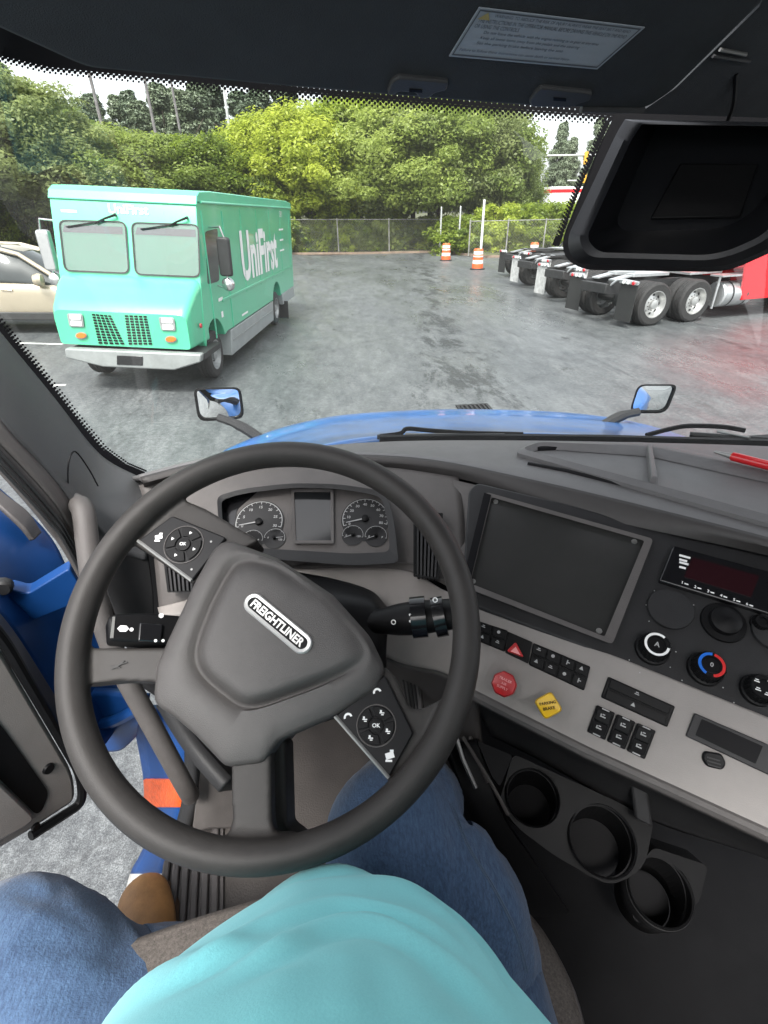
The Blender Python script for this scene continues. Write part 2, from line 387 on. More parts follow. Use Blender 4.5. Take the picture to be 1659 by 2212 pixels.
for (a, b2, wd) in [((22, 741), (135, 744), .10), ((104, 834), (143, 832), .10)]:
    p, q = Gp(*a), Gp(*b2); d = nrm(q-p); s_ = nrm(np.cross(d, V(0, 0, 1)))*wd/2
    l = MB(); l.poly([p-s_+V(0, 0, .005), q-s_+V(0, 0, .005), q+s_+V(0, 0, .005), p+s_+V(0, 0, .005)], facing=(0, 0, 100))
    tag(l.build('line_marking', M['line'], smooth=0), kind='structure')
p0 = Gp(1025, 884)                                              # storm drain just past the bonnet
dr = thing('storm_drain', 'dark slotted storm drain grate in the asphalt just beyond the blue bonnet', 'drain', tuple(p0))
M['iron'] = mat('cast_iron', (.03, .03, .03), .6, .5, var=.3, vs=20)
fr = MB()
for sx in (-1, 1): fr.box((sx*.21, 0, .012), (.04, .34, .02))
for sy in (-1, 1): fr.box((0, sy*.15, .012), (.38, .04, .018))
fr.build('frame', M['iron'], dr)
for k in range(6): MB().box((-.155+k*.062, 0, .012), (.028, .26, .018)).build('grate_bar', M['iron'], dr)
MB().box((0, 0, .004), (.37, .25, .004)).build('drain_hole', M['frit'], dr)

# ------------------------------------------------------------------ wheels shared by the vehicles
M['tyre'] = mat('tyre_rubber', (.022, .021, .021), .75, var=.3, vs=12, bump=.3, bs=120)
M['wheelrim'] = mat('wheel_steel', (.55, .55, .54), .38, .75, var=.2, vs=12)
M['wheelgrey'] = mat('wheel_grey_steel', (.30, .31, .31), .45, .4, var=.25, vs=12)
M['chassis'] = mat('chassis_black', (.02, .02, .021), .6, var=.3, vs=6)
def wheel(name, parent, c, r, wd, axis, rimmat, deep=.0, holes=8):
    c = np.array(c, float); ax = np.array(axis, float)           # axis points outwards
    t = MB().lathe([(r*.62, -wd/2), (r*.9, -wd/2), (r*.985, -wd*.40), (r, -wd*.30), (r, -wd*.17), (r*.975, -wd*.15), (r*.975, -wd*.12), (r, -wd*.10), (r, wd*.10), (r*.975, wd*.12), (r*.975, wd*.15), (r, wd*.17), (r, wd*.30), (r*.985, wd*.40), (r*.9, wd/2), (r*.62, wd/2)], c, ax, 36, False, False)
    ob = t.build('wheel', M['tyre'], parent, smooth=30)
    q = MB().lathe([(r*.63, -wd*.5), (r*.63, wd*.5), (r*.59, wd*.5), (r*.55, wd*(.22-deep)), (r*.48, wd*(.05-deep)), (r*.34, wd*(.18-deep)), (r*.22, wd*(.22-deep)), (r*.21, wd*.42), (r*.13, wd*.46), (0.001, wd*.46)], c, ax, 36, False, False)
    q.build('rim', rimmat, ob, smooth=30)
    a = nrm(np.cross(ax, V(0, 0, 1))); b = np.cross(ax, a); hl = MB()
    for k in range(holes):
        th = 2*math.pi*k/holes; o = c+(a*math.cos(th)+b*math.sin(th))*r*.42+ax*wd*(.125-deep)
        hl.lathe([(r*.07, 0), (r*.065, wd*.02)], o, ax, 10)
    for k in range(10):
        th = 2*math.pi*(k+.5)/10; o = c+(a*math.cos(th)+b*math.sin(th))*r*.28+ax*wd*(.2-deep)
        hl.lathe([(r*.025, 0), (r*.022, wd*.06)], o, ax, 6)
    hl.build('hand_hole', M['chassis'], ob)
    return ob

# ------------------------------------------------------------------ the mint step van
VO = Gp(478, 815); _h = ray(858.6, 465); _h[2] = 0; VY = nrm(_h)
_vr = R(3.4); VX = V(VY[1], -VY[0], 0)*math.cos(_vr)-V(0, 0, 1)*math.sin(_vr); VZ = np.cross(VX, VY)
def vloc(p): q = p-VO; return V(q @ VX, q @ VY, q @ VZ)
def vy_(u, v, Y): return vloc(hit(u, v, VO+VY*Y, VY))
def vx_(u, v, X=0.): return vloc(hit(u, v, VO+VX*X, VX))
van = thing('step_van', 'mint green walk-in delivery van with white lettering on its side, parked nose towards the bonnet', 'van')
vm_ = Matrix.Identity(4)
for i in range(3): vm_[i][0], vm_[i][1], vm_[i][2], vm_[i][3] = VX[i], VY[i], VZ[i], VO[i]
van.matrix_world = vm_
M['mint'] = mat('mint_paint', (.075, .47, .265), .3, var=.05, vs=3, coat=.5, rvar=.05)
M['mintroof'] = mat('mint_roof_paint', (.10, .52, .32), .35, var=.05, vs=3, coat=.3)
M['vangrey'] = mat('van_grey_paint', (.27, .29, .29), .45, var=.12, vs=4)
M['bumper'] = mat('bumper_paint', (.26, .275, .27), .4, .2, var=.15, vs=6)
M['rubber'] = mat('black_rubber', (.02, .02, .02), .6, var=.2, vs=10)
M['vanglass'] = glass_mat('van_glass', (.80, .79, .79), 3.6, .02)
M['amber'] = mat('amber_lens', (.62, .16, .02), .25, var=.1, vs=80)
M['lens'] = mat('headlight_lens', (.75, .76, .74), .12, var=.1, vs=60, coat=.5)
XL = -2.04; WR = .37; WB = 4.69; RF = 2.60
def arch(cy, r, z0, n=12): return [(cy+r*math.cos(t), WR+r*math.sin(t)) for t in np.linspace(math.pi*1.12, -math.pi*.12, n) if WR+r*math.sin(t) > z0-.3]
# cargo body: side profile (y, z)
def prof_prism(mb, prof, x0, x1, ins=0.0):
    a = [(x0, y, z) for y, z in prof]; b = [(x1, y, z) for y, z in prof]
    return mb.prism(a, b)
body = MB()
prof_prism(body, [(-.36, 1.52), (-.135, 2.42), (-.10, 2.47), (6.9, 2.47), (6.9, .62), (4.69+.48, .62)] + [(WB+.48*math.cos(t), .5+.46*math.sin(t)) for t in np.linspace(.2, math.pi-.2, 10)] + [(4.69-.48, .62), (.62, .62)] + [(.0+.50*math.cos(t), .42+.50*math.sin(t)) for t in np.linspace(.35, math.pi-.35, 10)] + [(-.50, .66)], XL, 0)
bo = body.build('cargo_body', M['mint'], van, bevel=.025, smooth=30)
rf = MB(); prof_prism(rf, [(-.155, 2.44), (-.09, 2.545), (.02, RF), (.5, RF+.02), (6.4, RF+.02), (6.93, RF-.02), (6.93, 2.475), (-.09, 2.475), (-.135, 2.43)], XL-.012, .012)
rf.build('roof', M['mintroof'], van, bevel=.04, smooth=30)
MB().tube([(.018, .0, 2.475), (.018, 6.9, 2.475)], .018, 8).build('drip_rail', M['mintroof'], van)
# nose, lofted (narrower and flared)
def ring(y, z0, z1, xl, xr, r=.12):
    q = rp([(xl, z0), (xr, z0), (xr, z1), (xl, z1)], [.05, .05, r, r], 5); return [(x, y, z) for x, z in q]
nose = MB(); rr = []
for y, z0, z1, xl, xr in [(-.30, .66, 1.55, XL+.0, .0), (-.55, .66, 1.42, XL+.02, -.02), (-.80, .66, 1.27, XL+.09, -.03), (-.90, .66, 1.20, XL+.11, -.04), (-.955, .66, 1.12, XL+.13, -.06)]:
    rr.append(ring(y, z0, z1, xl, xr))
rr[-1] = [(x, y+.06*(1-(z-.66)/.46)*0-.0, z) for x, y, z in rr[-1]]
nose.grid(rr, closed=True); nose.poly(rr[-1], facing=(-1, -9, 1)); nose.build('bonnet', M['mint'], van, bevel=.012, smooth=50)
# bumper: wide in the middle, tapering towards the ends below
NB = -.965
def vf(u, v, Y): return vy_(u, v, Y)
bq = [vf(139, 753, -1.08), vf(434, 766, -1.08), vf(433, 783, -1.08), vf(376, 800, -1.08), vf(222, 793, -1.08), vf(141, 773, -1.08)]
MB().prism([q+V(0, .14, 0) for q in bq], bq).build('bumper', M['bumper'], van, bevel=.02)
pl = [vf(*q, -1.092) for q in [(252, 768), (308, 770), (308, 790), (252, 788)]]
MB().prism([q+V(0, .012, 0) for q in pl], pl).build('number_plate', M['gloss'], van, bevel=.006)
MB().prism([q+V(0, .12, -.02) for q in bq[:2]]+[bq[1]+V(0, .12, -.1), bq[0]+V(0, .12, -.1)], [q+V(0, .9, -.02) for q in bq[:2]]+[bq[1]+V(0, .9, -.1), bq[0]+V(0, .9, -.1)]).build('underbody', M['chassis'], van)
def fpl(q, y, y2=None): return [vf(u, v, y) for u, v in q]
def wsy(z): return -.36+(z-1.52)*.25
def wpt(u, v, off):                                             # on the raked windscreen plane
    n = nrm(V(0, -1, .25)); o = V(-1, wsy(1.9), 1.9)+n*off
    nw = VX*n[0]+VY*n[1]+VZ*n[2]; ow = VO+VX*o[0]+VY*o[1]+VZ*o[2]
    return vloc(hit(u, v, ow, nw))
for q in ([(125, 474), (272, 478), (280, 592), (138, 586)], [(282, 479), (430, 484), (433, 600), (291, 594)]):
    cx, cy = np.mean(q, axis=0)
    fo = rp(q, 16); fi = rp([(cx+(u-cx)*.955, cy+(v-cy)*.945) for u, v in q], 13)
    fm = MB(); A = [wpt(*k, .004) for k in fo]; B = [wpt(*k, .02) for k in fo]; C2 = [wpt(*k, .02) for k in fi]; D = [wpt(*k, .004) for k in fi]
    fm.grid([A, B, C2, D], closed=True, facing=(-1, -20, 2)); fo_ = fm.build('windscreen_frame', M['rubber'], van, smooth=0)
    MB().poly([wpt(*k, .011) for k in fi], facing=(-1, -20, 2)).build('windscreen', M['vanglass'], van, smooth=0)
    tp = [(min(q[0][0], q[3][0])+14, q[0][1]+12), (q[1][0]-8, q[1][1]+12), (q[1][0]-7, q[1][1]+28), (q[0][0]+10, q[0][1]+27)]
    M.setdefault('visorband', mat('tinted_band', (.13, .14, .14), .6, var=.1, vs=6))
    MB().prism([wpt(*k, .0078) for k in tp], [wpt(*k, .0102) for k in tp]).build('tint_band', M['visorband'], van, smooth=0)
    pass
    cut(bo, MB().prism([wpt(*k, -.30) for k in fi], [wpt(*k, .06) for k in fi]))
M['vancab'] = mat('van_cab_lining', (.62, .63, .58), .7, var=.15, vs=3)
cut(bo, MB().box((XL/2, .62, 1.86), (1.86, 1.5, .98)))
MB().box((XL/2, 1.34, 1.86), (1.84, .03, .96)).build('bulkhead', M['vancab'], van, smooth=0)
MB().box((XL+.115, .62, 1.86), (.03, 1.4, .94)).build('cab_side_lining', M['vancab'], van, smooth=0)
MB().box((XL/2, .6, 2.325), (1.8, 1.4, .03)).build('cab_ceiling', M['vancab'], van, smooth=0)
MB().box((XL/2, .5, 1.385), (1.84, 1.3, .02)).build('cab_dash', M['vangrey'], van, smooth=0)
sw_ = MB().torus(V(-.52, .12, 1.56), V(1, 0, 0), nrm(V(0, .75, .6)), .2, .018, 28, 8); sw_.build('van_steering_wheel', M['rubber'], van)
se_ = MB(); se_.box((-.52, .78, 1.62), (.48, .12, .62)); se_.build('seat_back', M['wheelgrey'], van, bevel=.05)
MB().box((-.62, .0, 1.43), (.42, .16, .07)).build('clipboard_tray', M['mint'], van, bevel=.01)
# wipers
for q in ([(249, 464), (226, 472), (205, 482)], [(404, 470), (382, 479), (366, 487)]):
    a, b, c = [wpt(*k, .05) for k in q]
    wv = MB(); wv.tube([wpt(*q[0], .01), a, b, c], [.02, .016, .013, .011], 6); wi = wv.build('wiper', M['black'], van)
    e = wpt(q[2][0]-62, q[2][1]+8, .035); MB().tube([wpt(q[1][0], q[1][1]+5, .035), e], .011, 6).build('wiper_blade', M['black'], wi)
# grille: two banks of louvre slots
for (tl, tr, br_, bl) in ([(197, 677), (240, 681), (272, 746), (212, 744)], [(268, 680), (318, 682), (331, 746), (277, 746)]):
    gl = MB()
    for r_ in range(11):
        for c_ in range(5):
            def bil(s, t): return ((1-s)*(1-t)*tl[0]+s*(1-t)*tr[0]+s*t*br_[0]+(1-s)*t*bl[0], (1-s)*(1-t)*tl[1]+s*(1-t)*tr[1]+s*t*br_[1]+(1-s)*t*bl[1])
            s0, s1, t0, t1 = c_/5+.02, c_/5+.155, r_/11+.015, r_/11+.066
            q = [vf(*bil(s, t), NB-.002) for s, t in ((s0, t0), (s1, t0), (s1, t1), (s0, t1))]
            gl.prism([k+V(0, .03, 0) for k in q], q)
    gl.build('grille', M['frit'], van, smooth=0)
for (u, v, s_) in ((163, 691, -1), (361, 699, 1)):
    q = rp([(u-19, v-14), (u+15, v-13), (u+19, v+16), (u-13, v+15)], 5)
    h = MB().prism(fpl(q, NB+.02), fpl(q, NB-.012)).build('headlight', M['wheelgrey'], van, bevel=.004)
    for dv in (-6, 8):
        q = rp([(u-12+dv*.15, v+dv-6), (u+12+dv*.15, v+dv-5), (u+13+dv*.15, v+dv+6), (u-11+dv*.15, v+dv+5)], 3)
        MB().prism(fpl(q, NB), fpl(q, NB-.02)).build('lens', M['lens'], h, bevel=.004)
for (u, v) in ((175, 725), (369, 733)):
    q = circ(u, v, 13, 18, 8); sl = MB().prism(fpl(q, NB+.02), fpl(q, NB-.014)).build('turn_signal', M['wheelgrey'], van)
    q = circ(u, v, 11, 18, 6); MB().prism(fpl(q, NB), fpl(q, NB-.026)).build('lens', M['amber'], sl, bevel=.005)
for k in range(5):
    MB().lathe([(.028, 0), (.018, .02)], wpt(225+k*48, 449+k*3, .0)+V(0, .03, 0), (0, -1, .25), 10).build('marker_lamp', M['wheelgrey'], van)
# side: moulding, skirt, lettering, door, mirrors
zm = vx_(477, 650)[2]
MB().box((.008, 3.65, zm), (.02, 6.3, .05)).build('side_moulding', M['mint'], van, bevel=.008)
sk = MB(); prof_prism(sk, [(.70, .19), (.80, .60), (4.20, .60), (4.12, .19)], XL+.02, .006); sk.build('side_skirt', M['vangrey'], van, bevel=.012)
sk = MB(); prof_prism(sk, [(5.25, .62), (6.92, .62), (6.92, .36), (5.32, .36)], XL+.02, .006); sk.build('side_skirt', M['vangrey'], van, bevel=.012)
MB().box((.008, 2.45, .42), (.02, 3.2, .025)).build('skirt_rail', M['bumper'], van)
M['vanwhite'] = mat('white_vinyl', (.8, .8, .79), .45)
tx = MB().text('UniFirst', (.007, 0, 0), V(0, 1, 0), V(0, 0, 1), width=3.08, height=.84, bold=.034)
a, b = vx_(506, 500), vx_(601, 510)
a2, b2 = vx_(516, 596), vx_(598, 562)
cy = (a[1]+b[1])/2; cz = 1.66; tx.v = [(x, y+cy, z+cz) for x, y, z in tx.v]
tx.build('lettering', M['vanwhite'], van, smooth=0)
for k, (zz, wd) in enumerate(((2.02, .5), (1.80, .42), (1.58, .5))):
    sm = MB().box((.007, 5.55, zz), (.002, wd, .035)); sm.build('small_print', M['vanwhite'], van, smooth=0)
sm = MB().text('0811', (.007, 5.6, 2.34), V(0, 1, 0), V(0, 0, 1), height=.13); sm.build('fleet_number', M['vanwhite'], van, smooth=0)
sm = MB()
for (y0, zz, wd, hh) in ((.42, 1.15, .22, .05), (.42, .92, .10, .09), (1.75, .72, .42, .035)): sm.box((.007, y0, zz), (.002, wd, hh))
sm.build('small_print', M['vanwhite'], van, smooth=0)
ft = MB(); 
xx = V(1, 0, 0); n_ = nrm(V(0, -1, .25)); yy = np.cross(n_, xx); yy = nrm(yy) if yy[2] > 0 else -nrm(yy)
ft.text('UniFirst', wpt(277, 452, .006), xx, yy, width=.56, height=.12, bold=.02)
ft.build('lettering', M['vanwhite'], van, smooth=0)
MB().box(tuple(wpt(149, 456, .006)), (.22, .004, .03)).build('small_print', M['vanwhite'], van, smooth=0)
for y0 in (2.05, 3.2, 4.35, 5.5, 6.6):
    MB().box((.0035, y0, 1.74), (.007, .035, 1.36)).build('panel_seam', M['mint'], van, smooth=0)
    rv = MB()
    for k in range(16): rv.lathe([(.009, 0), (.006, .004)], (.007, y0, 1.1+k*.085), (1, 0, 0), 6)
    tag(rv.build('rivets', M['mint'], van), kind='stuff')
# sliding door opening with dark glass
dq = rp([(443, 500), (470, 493), (474, 607), (449, 615)], 6)
dd = [vx_(u, v, .003) for u, v in dq]; M['doorglass'] = mat('door_glass', (.035, .04, .04), .08, var=.4, vs=6)
MB().prism([q-V(.05, 0, 0) for q in dd], dd).build('door_window', M['doorglass'], van, smooth=0)
db = MB()
for y0 in (.02, .98): db.box((.006, y0, 1.5), (.012, .03, 1.75))
db.build('door_seam', M['mintroof'], van)
M['mirrorcase'] = mat('mirror_housing_chrome', (.6, .6, .6), .25, .9, var=.1, vs=8)
def vmirror(sx, y0):
    x0 = 0 if sx > 0 else XL
    arm = MB(); arm.tube([(x0, y0+.10, 2.16), (x0+sx*.20, y0-.02, 2.18), (x0+sx*.24, y0, 2.05), (x0+sx*.22, y0+.02, 1.32), (x0+sx*.02, y0+.15, 1.36)], .014, 8)
    a = arm.build('door_mirror', M['mirrorcase'], van)
    hs_ = MB(); cxx = x0+sx*.22
    hs_.prism([(x, y0-.04, z) for x, z in rp([(cxx-.09, 1.52), (cxx+.09, 1.52), (cxx+.09, 2.04), (cxx-.09, 2.04)], .05)],
              [(x, y0+.05, z) for x, z in rp([(cxx-.10, 1.51), (cxx+.10, 1.51), (cxx+.10, 2.05), (cxx-.10, 2.05)], .05)])
    hs_.build('mirror_housing', M['chassis'] if sx > 0 else M['mirrorcase'], a, bevel=.02)
    MB().lathe([(.03, -.05), (.08, -.02), (.10, .03), (.10, .05)], (cxx, y0, 1.40), (0, 1, 0), 20).build('round_mirror', M['mirrorcase'], a)
vmirror(1, .18); vmirror(-1, -.15)
MB().lathe([(.035, 0), (.03, .02)], (0, -.62, .93), (1, 0, 0), 10).build('side_marker', M['red'], van)
for (x, s_) in ((-.14, 1), (XL+.14, -1)):
    for y0 in (0, WB):
        wheel('wheel', van, (x, y0, WR), WR, .22, (s_, 0, 0), M['wheelgrey'])
MB().tube([(XL+.2, WB, WR), (-.2, WB, WR)], .07, 8).build('axle', M['chassis'], van)
MB().box((XL/2, 3.0, .5), (.8, 6.8, .16)).build('chassis_frame', M['chassis'], van)
MB().box((-.1, 5.45, .22), (.4, .03, .42)).build('mud_flap', M['rubber'], van)
rb = MB().box((XL/2, 6.98, .42), (1.9, .16, .14)); rb.build('rear_bumper', M['chassis'], van)

# ------------------------------------------------------------------ champagne crossover behind the van
M['champ'] = mat('champagne_paint', (.42, .36, .27), .3, .35, var=.05, vs=4, coat=.8)
M['carglass'] = mat('car_glass', (.03, .035, .035), .06, var=.2, vs=3)
M['cladding'] = mat('black_cladding', (.03, .03, .03), .6, var=.2, vs=8)
cp = Gp(52, 722)
car = thing('parked_car', 'champagne beige crossover car with dark lower cladding, half hidden behind the mint van', 'car', (cp[0]-.35, cp[1]+.9, gz(cp[0]-.35)), (0, math.atan(.05), R(3)))
# local: +x forward, y across (half width .92)
def carsec(x, zs, ws):                                           # closed section through heights and half widths
    L_ = [(x, -wv_, z) for z, wv_ in zip(zs, ws)]; return L_+[(x, -y, z) for x, y, z in L_[::-1]]
lo = [(-2.25, .45, .95, .72, .80), (-2.1, .32, 1.02, .86, .88), (-1.2, .28, 1.04, .9, .92), (.2, .28, 1.02, .9, .92), (1.0, .28, 1.0, .9, .92), (1.9, .30, .90, .88, .86), (2.25, .36, .78, .80, .72), (2.36, .48, .66, .66, .62)]
cb = MB(); cs = []
for x, z0, z1, w0, w1 in lo: cs.append(carsec(x, [z0, z0+.12, (z0+z1)/2+.05, z1-.06, z1], [w0*.93, w0, w0+.02, w1, w1*.9]))
cb.grid(cs, closed=True); cb.poly(cs[0]); cb.poly(cs[-1][::-1])
bm = bmesh.new(); me_ = bpy.data.meshes.new('b'); me_.from_pydata(cb.v, [], cb.f); bm.from_mesh(me_); bmesh.ops.recalc_face_normals(bm, faces=bm.faces); bm.to_mesh(me_)
me_.polygons.foreach_set('use_smooth', [True]*len(me_.polygons)); bm.free()
link('body', me_, M['champ'], car, sub=2)
gh = [(-2.1, 1.0, 1.02, .80, .78), (-1.75, 1.0, 1.52, .83, .68), (-.8, 1.0, 1.66, .84, .66), (.1, 1.0, 1.64, .84, .65), (.55, .98, 1.52, .84, .66), (1.35, .94, .98, .80, .76)]
ga = []
for x, z0, z1, w0, w1 in gh: ga.append(carsec(x, [z0, z0+(z1-z0)*.12, z0+(z1-z0)*.9, z1], [w0, w0, w1, w1*.88]))
gm = MB(); gm.grid(ga, closed=True); gm.poly(ga[0]); gm.poly(ga[-1][::-1]); gm.build('cabin_glass', M['carglass'], car, smooth=50)
for s_ in (-1, 1):
    k = lambda x, y, z: (x, s_*y, z)
    pt = MB()
    pt.tube([k(1.33, .79, .98), k(.55, .67, 1.50), k(.1, .655, 1.61), k(-.8, .665, 1.63), k(-1.75, .69, 1.50), k(-2.08, .79, 1.03)], .045, 8)
    pt.build('roof_rail', M['champ'], car)
    MB().tube([k(-.35, .85, 1.02), k(-.35, .665, 1.62)], .04, 6).build('door_pillar', M['cladding'], car)
    mq = MB().lathe([(.02, -.10), (.10, -.08), (.13, .0), (.11, .07), (.03, .10)], k(.92, .98, 1.06), (1, 0, 0), 14); mq.build('door_mirror', M['champ'], car)
    MB().box(k(0, .915, .36), (3.0, .05, .16)).build('sill_cladding', M['cladding'], car, bevel=.02)
    for x in (-1.42, 1.42):
        wheel('wheel', car, k(x, .84, .34), .34, .22, (0, s_, 0), M['wheelrim'])
        aq = MB(); aq.tube([k(x+.40*math.cos(t), .90, .34+.40*math.sin(t)) for t in np.linspace(-.2, math.pi+.2, 14)], .045, 6); aq.build('wheel_arch', M['cladding'], car)
    MB().tube([k(.35, .925, .86), k(.15, .93, .87)], .02, 6).build('door_handle', M['champ'], car)
    MB().lathe([(.09, 0), (.1, .05)], k(2.18, .62, .70), (1, s_*.3, 0), 12).build('headlight', M['lens'], car)
rm = MB(); rm.grid([[(x, y, z+.012-abs(y)*.06) for y in np.linspace(-.62, .62, 7)] for x, z in ((-1.8, 1.50), (-1.2, 1.62), (-.4, 1.66), (.15, 1.64), (.5, 1.54))], facing=(0, 0, 50)); rm.build('roof', M['champ'], car, solid=.02)

# ------------------------------------------------------------------ row of parked tractor units (rear ends)
M['redpaint'] = mat('red_truck_paint', (.56, .008, .014), .35, var=.06, vs=3, coat=.15, spec=.3)
M['whitepaint'] = mat('white_truck_paint', (.72, .72, .71), .35, var=.06, vs=3, coat=.4)
M['alu'] = mat('brushed_aluminium', (.62, .63, .64), .35, .8, var=.15, vs=8)
M['whiteflap'] = mat('white_mud_flap', (.46, .46, .45), .6, var=.4, vs=9)
M['tail'] = mat('red_lens', (.5, .02, .03), .25, var=.1, vs=60)
def tractor(label, loc, rz, paint, flap, full, dx):
    t = thing('tractor_unit', label, 'tractor truck', loc, (0, 0, rz), 'tractor units parked in a row')
    s = .90                                                       # local: +x forwards, rear bogie at x = .6 and 1.85
    R_ = .47; W2 = 1.12
    for y in (-.42, .42):
        MB().box((3.2+dx/2, y, .80), (6.6+dx, .09, .26)).build('chassis_rail', M['chassis'], t)
    for x in (.75, 1.95):
        for sg in (-1, 1):
            wheel('wheel', t, (x, sg*(W2-.14), R_), R_, .27, (0, sg, 0), M['wheelrim'], deep=.05 if full else .1)
            wheel('wheel', t, (x, sg*(W2-.44), R_), R_, .25, (0, sg, 0), M['wheelgrey'])
        MB().tube([(x, -.9, R_), (x, .9, R_)], .11, 8).build('axle', M['chassis'], t)
        MB().lathe([(.17, -.12), (.22, 0), (.17, .12)], (x, 0, R_), (0, 1, 0), 14).build('differential', M['chassis'], t)
    MB().box((-.12, 0, .78), (.12, .92, .22)).build('rear_crossmember', M['chassis'], t, bevel=.02)
    for sg in (-1, 1):
        br = MB(); br.tube([(-.05, sg*.45, .86), (-.0, sg*.60, .99), (.05, sg*.75, .99), (.08, sg*1.18, .97)], .028, 8); b_ = br.build('flap_bracket', M['alu'], t)
        MB().box((.04, sg*.92, .955), (.04, .56, .06)).build('light_bar', M['alu'], b_)
        MB().prism([(.03, sg*.66, .14), (.03, sg*1.2, .14), (.05, sg*1.2, .93), (.05, sg*.66, .93)], [(.045, sg*.66, .14), (.045, sg*1.2, .14), (.065, sg*1.2, .93), (.065, sg*.66, .93)]).build('mud_flap', flap, t)
        for k, (yy2, mt) in enumerate(((.78, M['lens']), (.92, M['whitepaint']), (1.08, M['tail']))):
            MB().lathe([(.045, 0), (.035, .02)], (.02, sg*yy2, .955), (-1, 0, 0), 10).build('tail_light', mt, t)
    fw = MB(); fw.prism([(x, y, 1.0) for x, y in rp([(.55, -.45), (.55, -.16), (1.0, -.08), (1.0, .08), (.55, .16), (.55, .45), (1.6, .5), (1.6, -.5)], .06)], [(x, y, 1.06) for x, y in rp([(.55, -.45), (.55, -.16), (1.0, -.08), (1.0, .08), (.55, .16), (.55, .45), (1.6, .5), (1.6, -.5)], .06)])
    fw.build('fifth_wheel', M['alu'] if full else M['chassis'], t)
    for y in (-.30, .30): MB().prism([(.1, y-.12, .93), (.75, y-.12, 1.04), (.75, y+.12, 1.04), (.1, y+.12, .93)], [(.1, y-.12, .96), (.75, y-.12, 1.07), (.75, y+.12, 1.07), (.1, y+.12, .96)]).build('approach_ramp', M['alu'], t)
    MB().box((2.55, 0, 1.02), (1.0, 1.3, .05)).build('deck_plate', M['alu'], t)
    ar = MB()
    for k in range(3): ar.tube([(2.3+.0, -.25+.2*k, 1.08), (2.7, -.3+.25*k, 1.5), (3.2, -.2+.2*k, 1.9), (3.45, -.1+.1*k, 2.1)], .025, 6)
    ar.build('air_line', M['red'] if full else M['chassis'], t)
    for sg in (-1, 1):
        fq = MB(); fq.lathe([(.02, 0), (.26, .0), (.29, .03), (.29, .9), (.26, .93), (.02, .93)], (2.75, sg*.88, .55), (1, 0, 0), 24); tk = fq.build('fuel_tank', M['alu'], t)
        for x in (2.98, 3.45): MB().lathe([(.295, 0), (.295, .05)], (x, sg*.88, .55), (1, 0, 0), 24, False, False).build('tank_strap', M['chassis'], tk)
        sp = MB(); sp.box((3.0, sg*.95, .98), (.9, .35, .04)); sp.build('cab_step', M['alu'], t)
        MB().tube([(2.62, sg*1.0, .25), (2.62, sg*1.0, 1.0)], .03, 8).build('fairing_post', M['alu'], t)
    # cab, sleeper and bonnet
    cabp = [(3.55, .42), (3.42, 1.0), (2.98, 1.15), (3.25, 1.6), (3.4, 3.0), (4.2, 3.6), (5.4, 3.4), (5.9, 2.75), (6.25, 1.95), (8.1, 1.55), (8.35, 1.2), (8.35, .5), (7.9, .42)]
    cabp = [(x+dx, z) for x, z in cabp]
    cq = MB(); cq.prism([(x, -1.13, z) for x, z in cabp], [(x, 1.13, z) for x, z in cabp]); cb_ = cq.build('cab', paint, t, bevel=.06, smooth=30)
    for sg in (-1, 1):
        dq_ = [(x+dx, z) for x, z in [(5.05, 1.75), (5.95, 1.75), (5.6, 2.55), (5.05, 2.6)]]
        MB().prism([(x, sg*1.11, z) for x, z in dq_], [(x, sg*1.14, z) for x, z in dq_]).build('side_window', M['carglass'], cb_)
        wheel('wheel', t, (7.1+dx, sg*.98, .48), .48, .28, (0, sg, 0), M['wheelrim'], deep=.0)
        fp = [(3.15+dx, .42), (5.55+dx, .42), (5.55+dx, 2.3), (4.2+dx, 1.85), (2.55+dx, 1.42), (2.95+dx, 1.2)]
        MB().prism([(x, sg*1.115, z) for x, z in fp], [(x, sg*1.17, z) for x, z in fp]).build('side_fairing', paint, t, bevel=.015)
    return t
p1 = Gp(1378, 716); d12 = Gp(1468, 707)-p1; hz = math.atan2(d12[1], d12[0])
ex, ey = V(math.cos(hz), math.sin(hz), 0), V(-math.sin(hz), math.cos(hz), 0)
b1 = p1-ex*.75+ey*(1.12)                                         # rear centre of the nearest unit
for k, (lab, off, sh, pm, fm_) in enumerate((
        ('red tractor unit nearest the bonnet, black mud flaps and bright wheels', 0, 0, 'redpaint', 'rubber'),
        ('tractor unit with white mud flaps, directly behind the red one', 3.15, .25, 'whitepaint', 'whiteflap'),
        ('third tractor unit along the row, white mud flaps partly hidden by its neighbour', 6.2, .25, 'whitepaint', 'whiteflap'),
        ('farthest tractor unit of the row, closest to the orange barrels', 9.6, .55, 'whitepaint', 'rubber'))):
    p = V(*((6.62, 12.45), (6.95, 15.55), (7.25, 18.8), (7.9, 22.3))[k], 0)
    tractor(lab, tuple(p), hz, M[pm], M[fm_], k == 0, (.15, 1.9, 3.0, 4.2)[k])

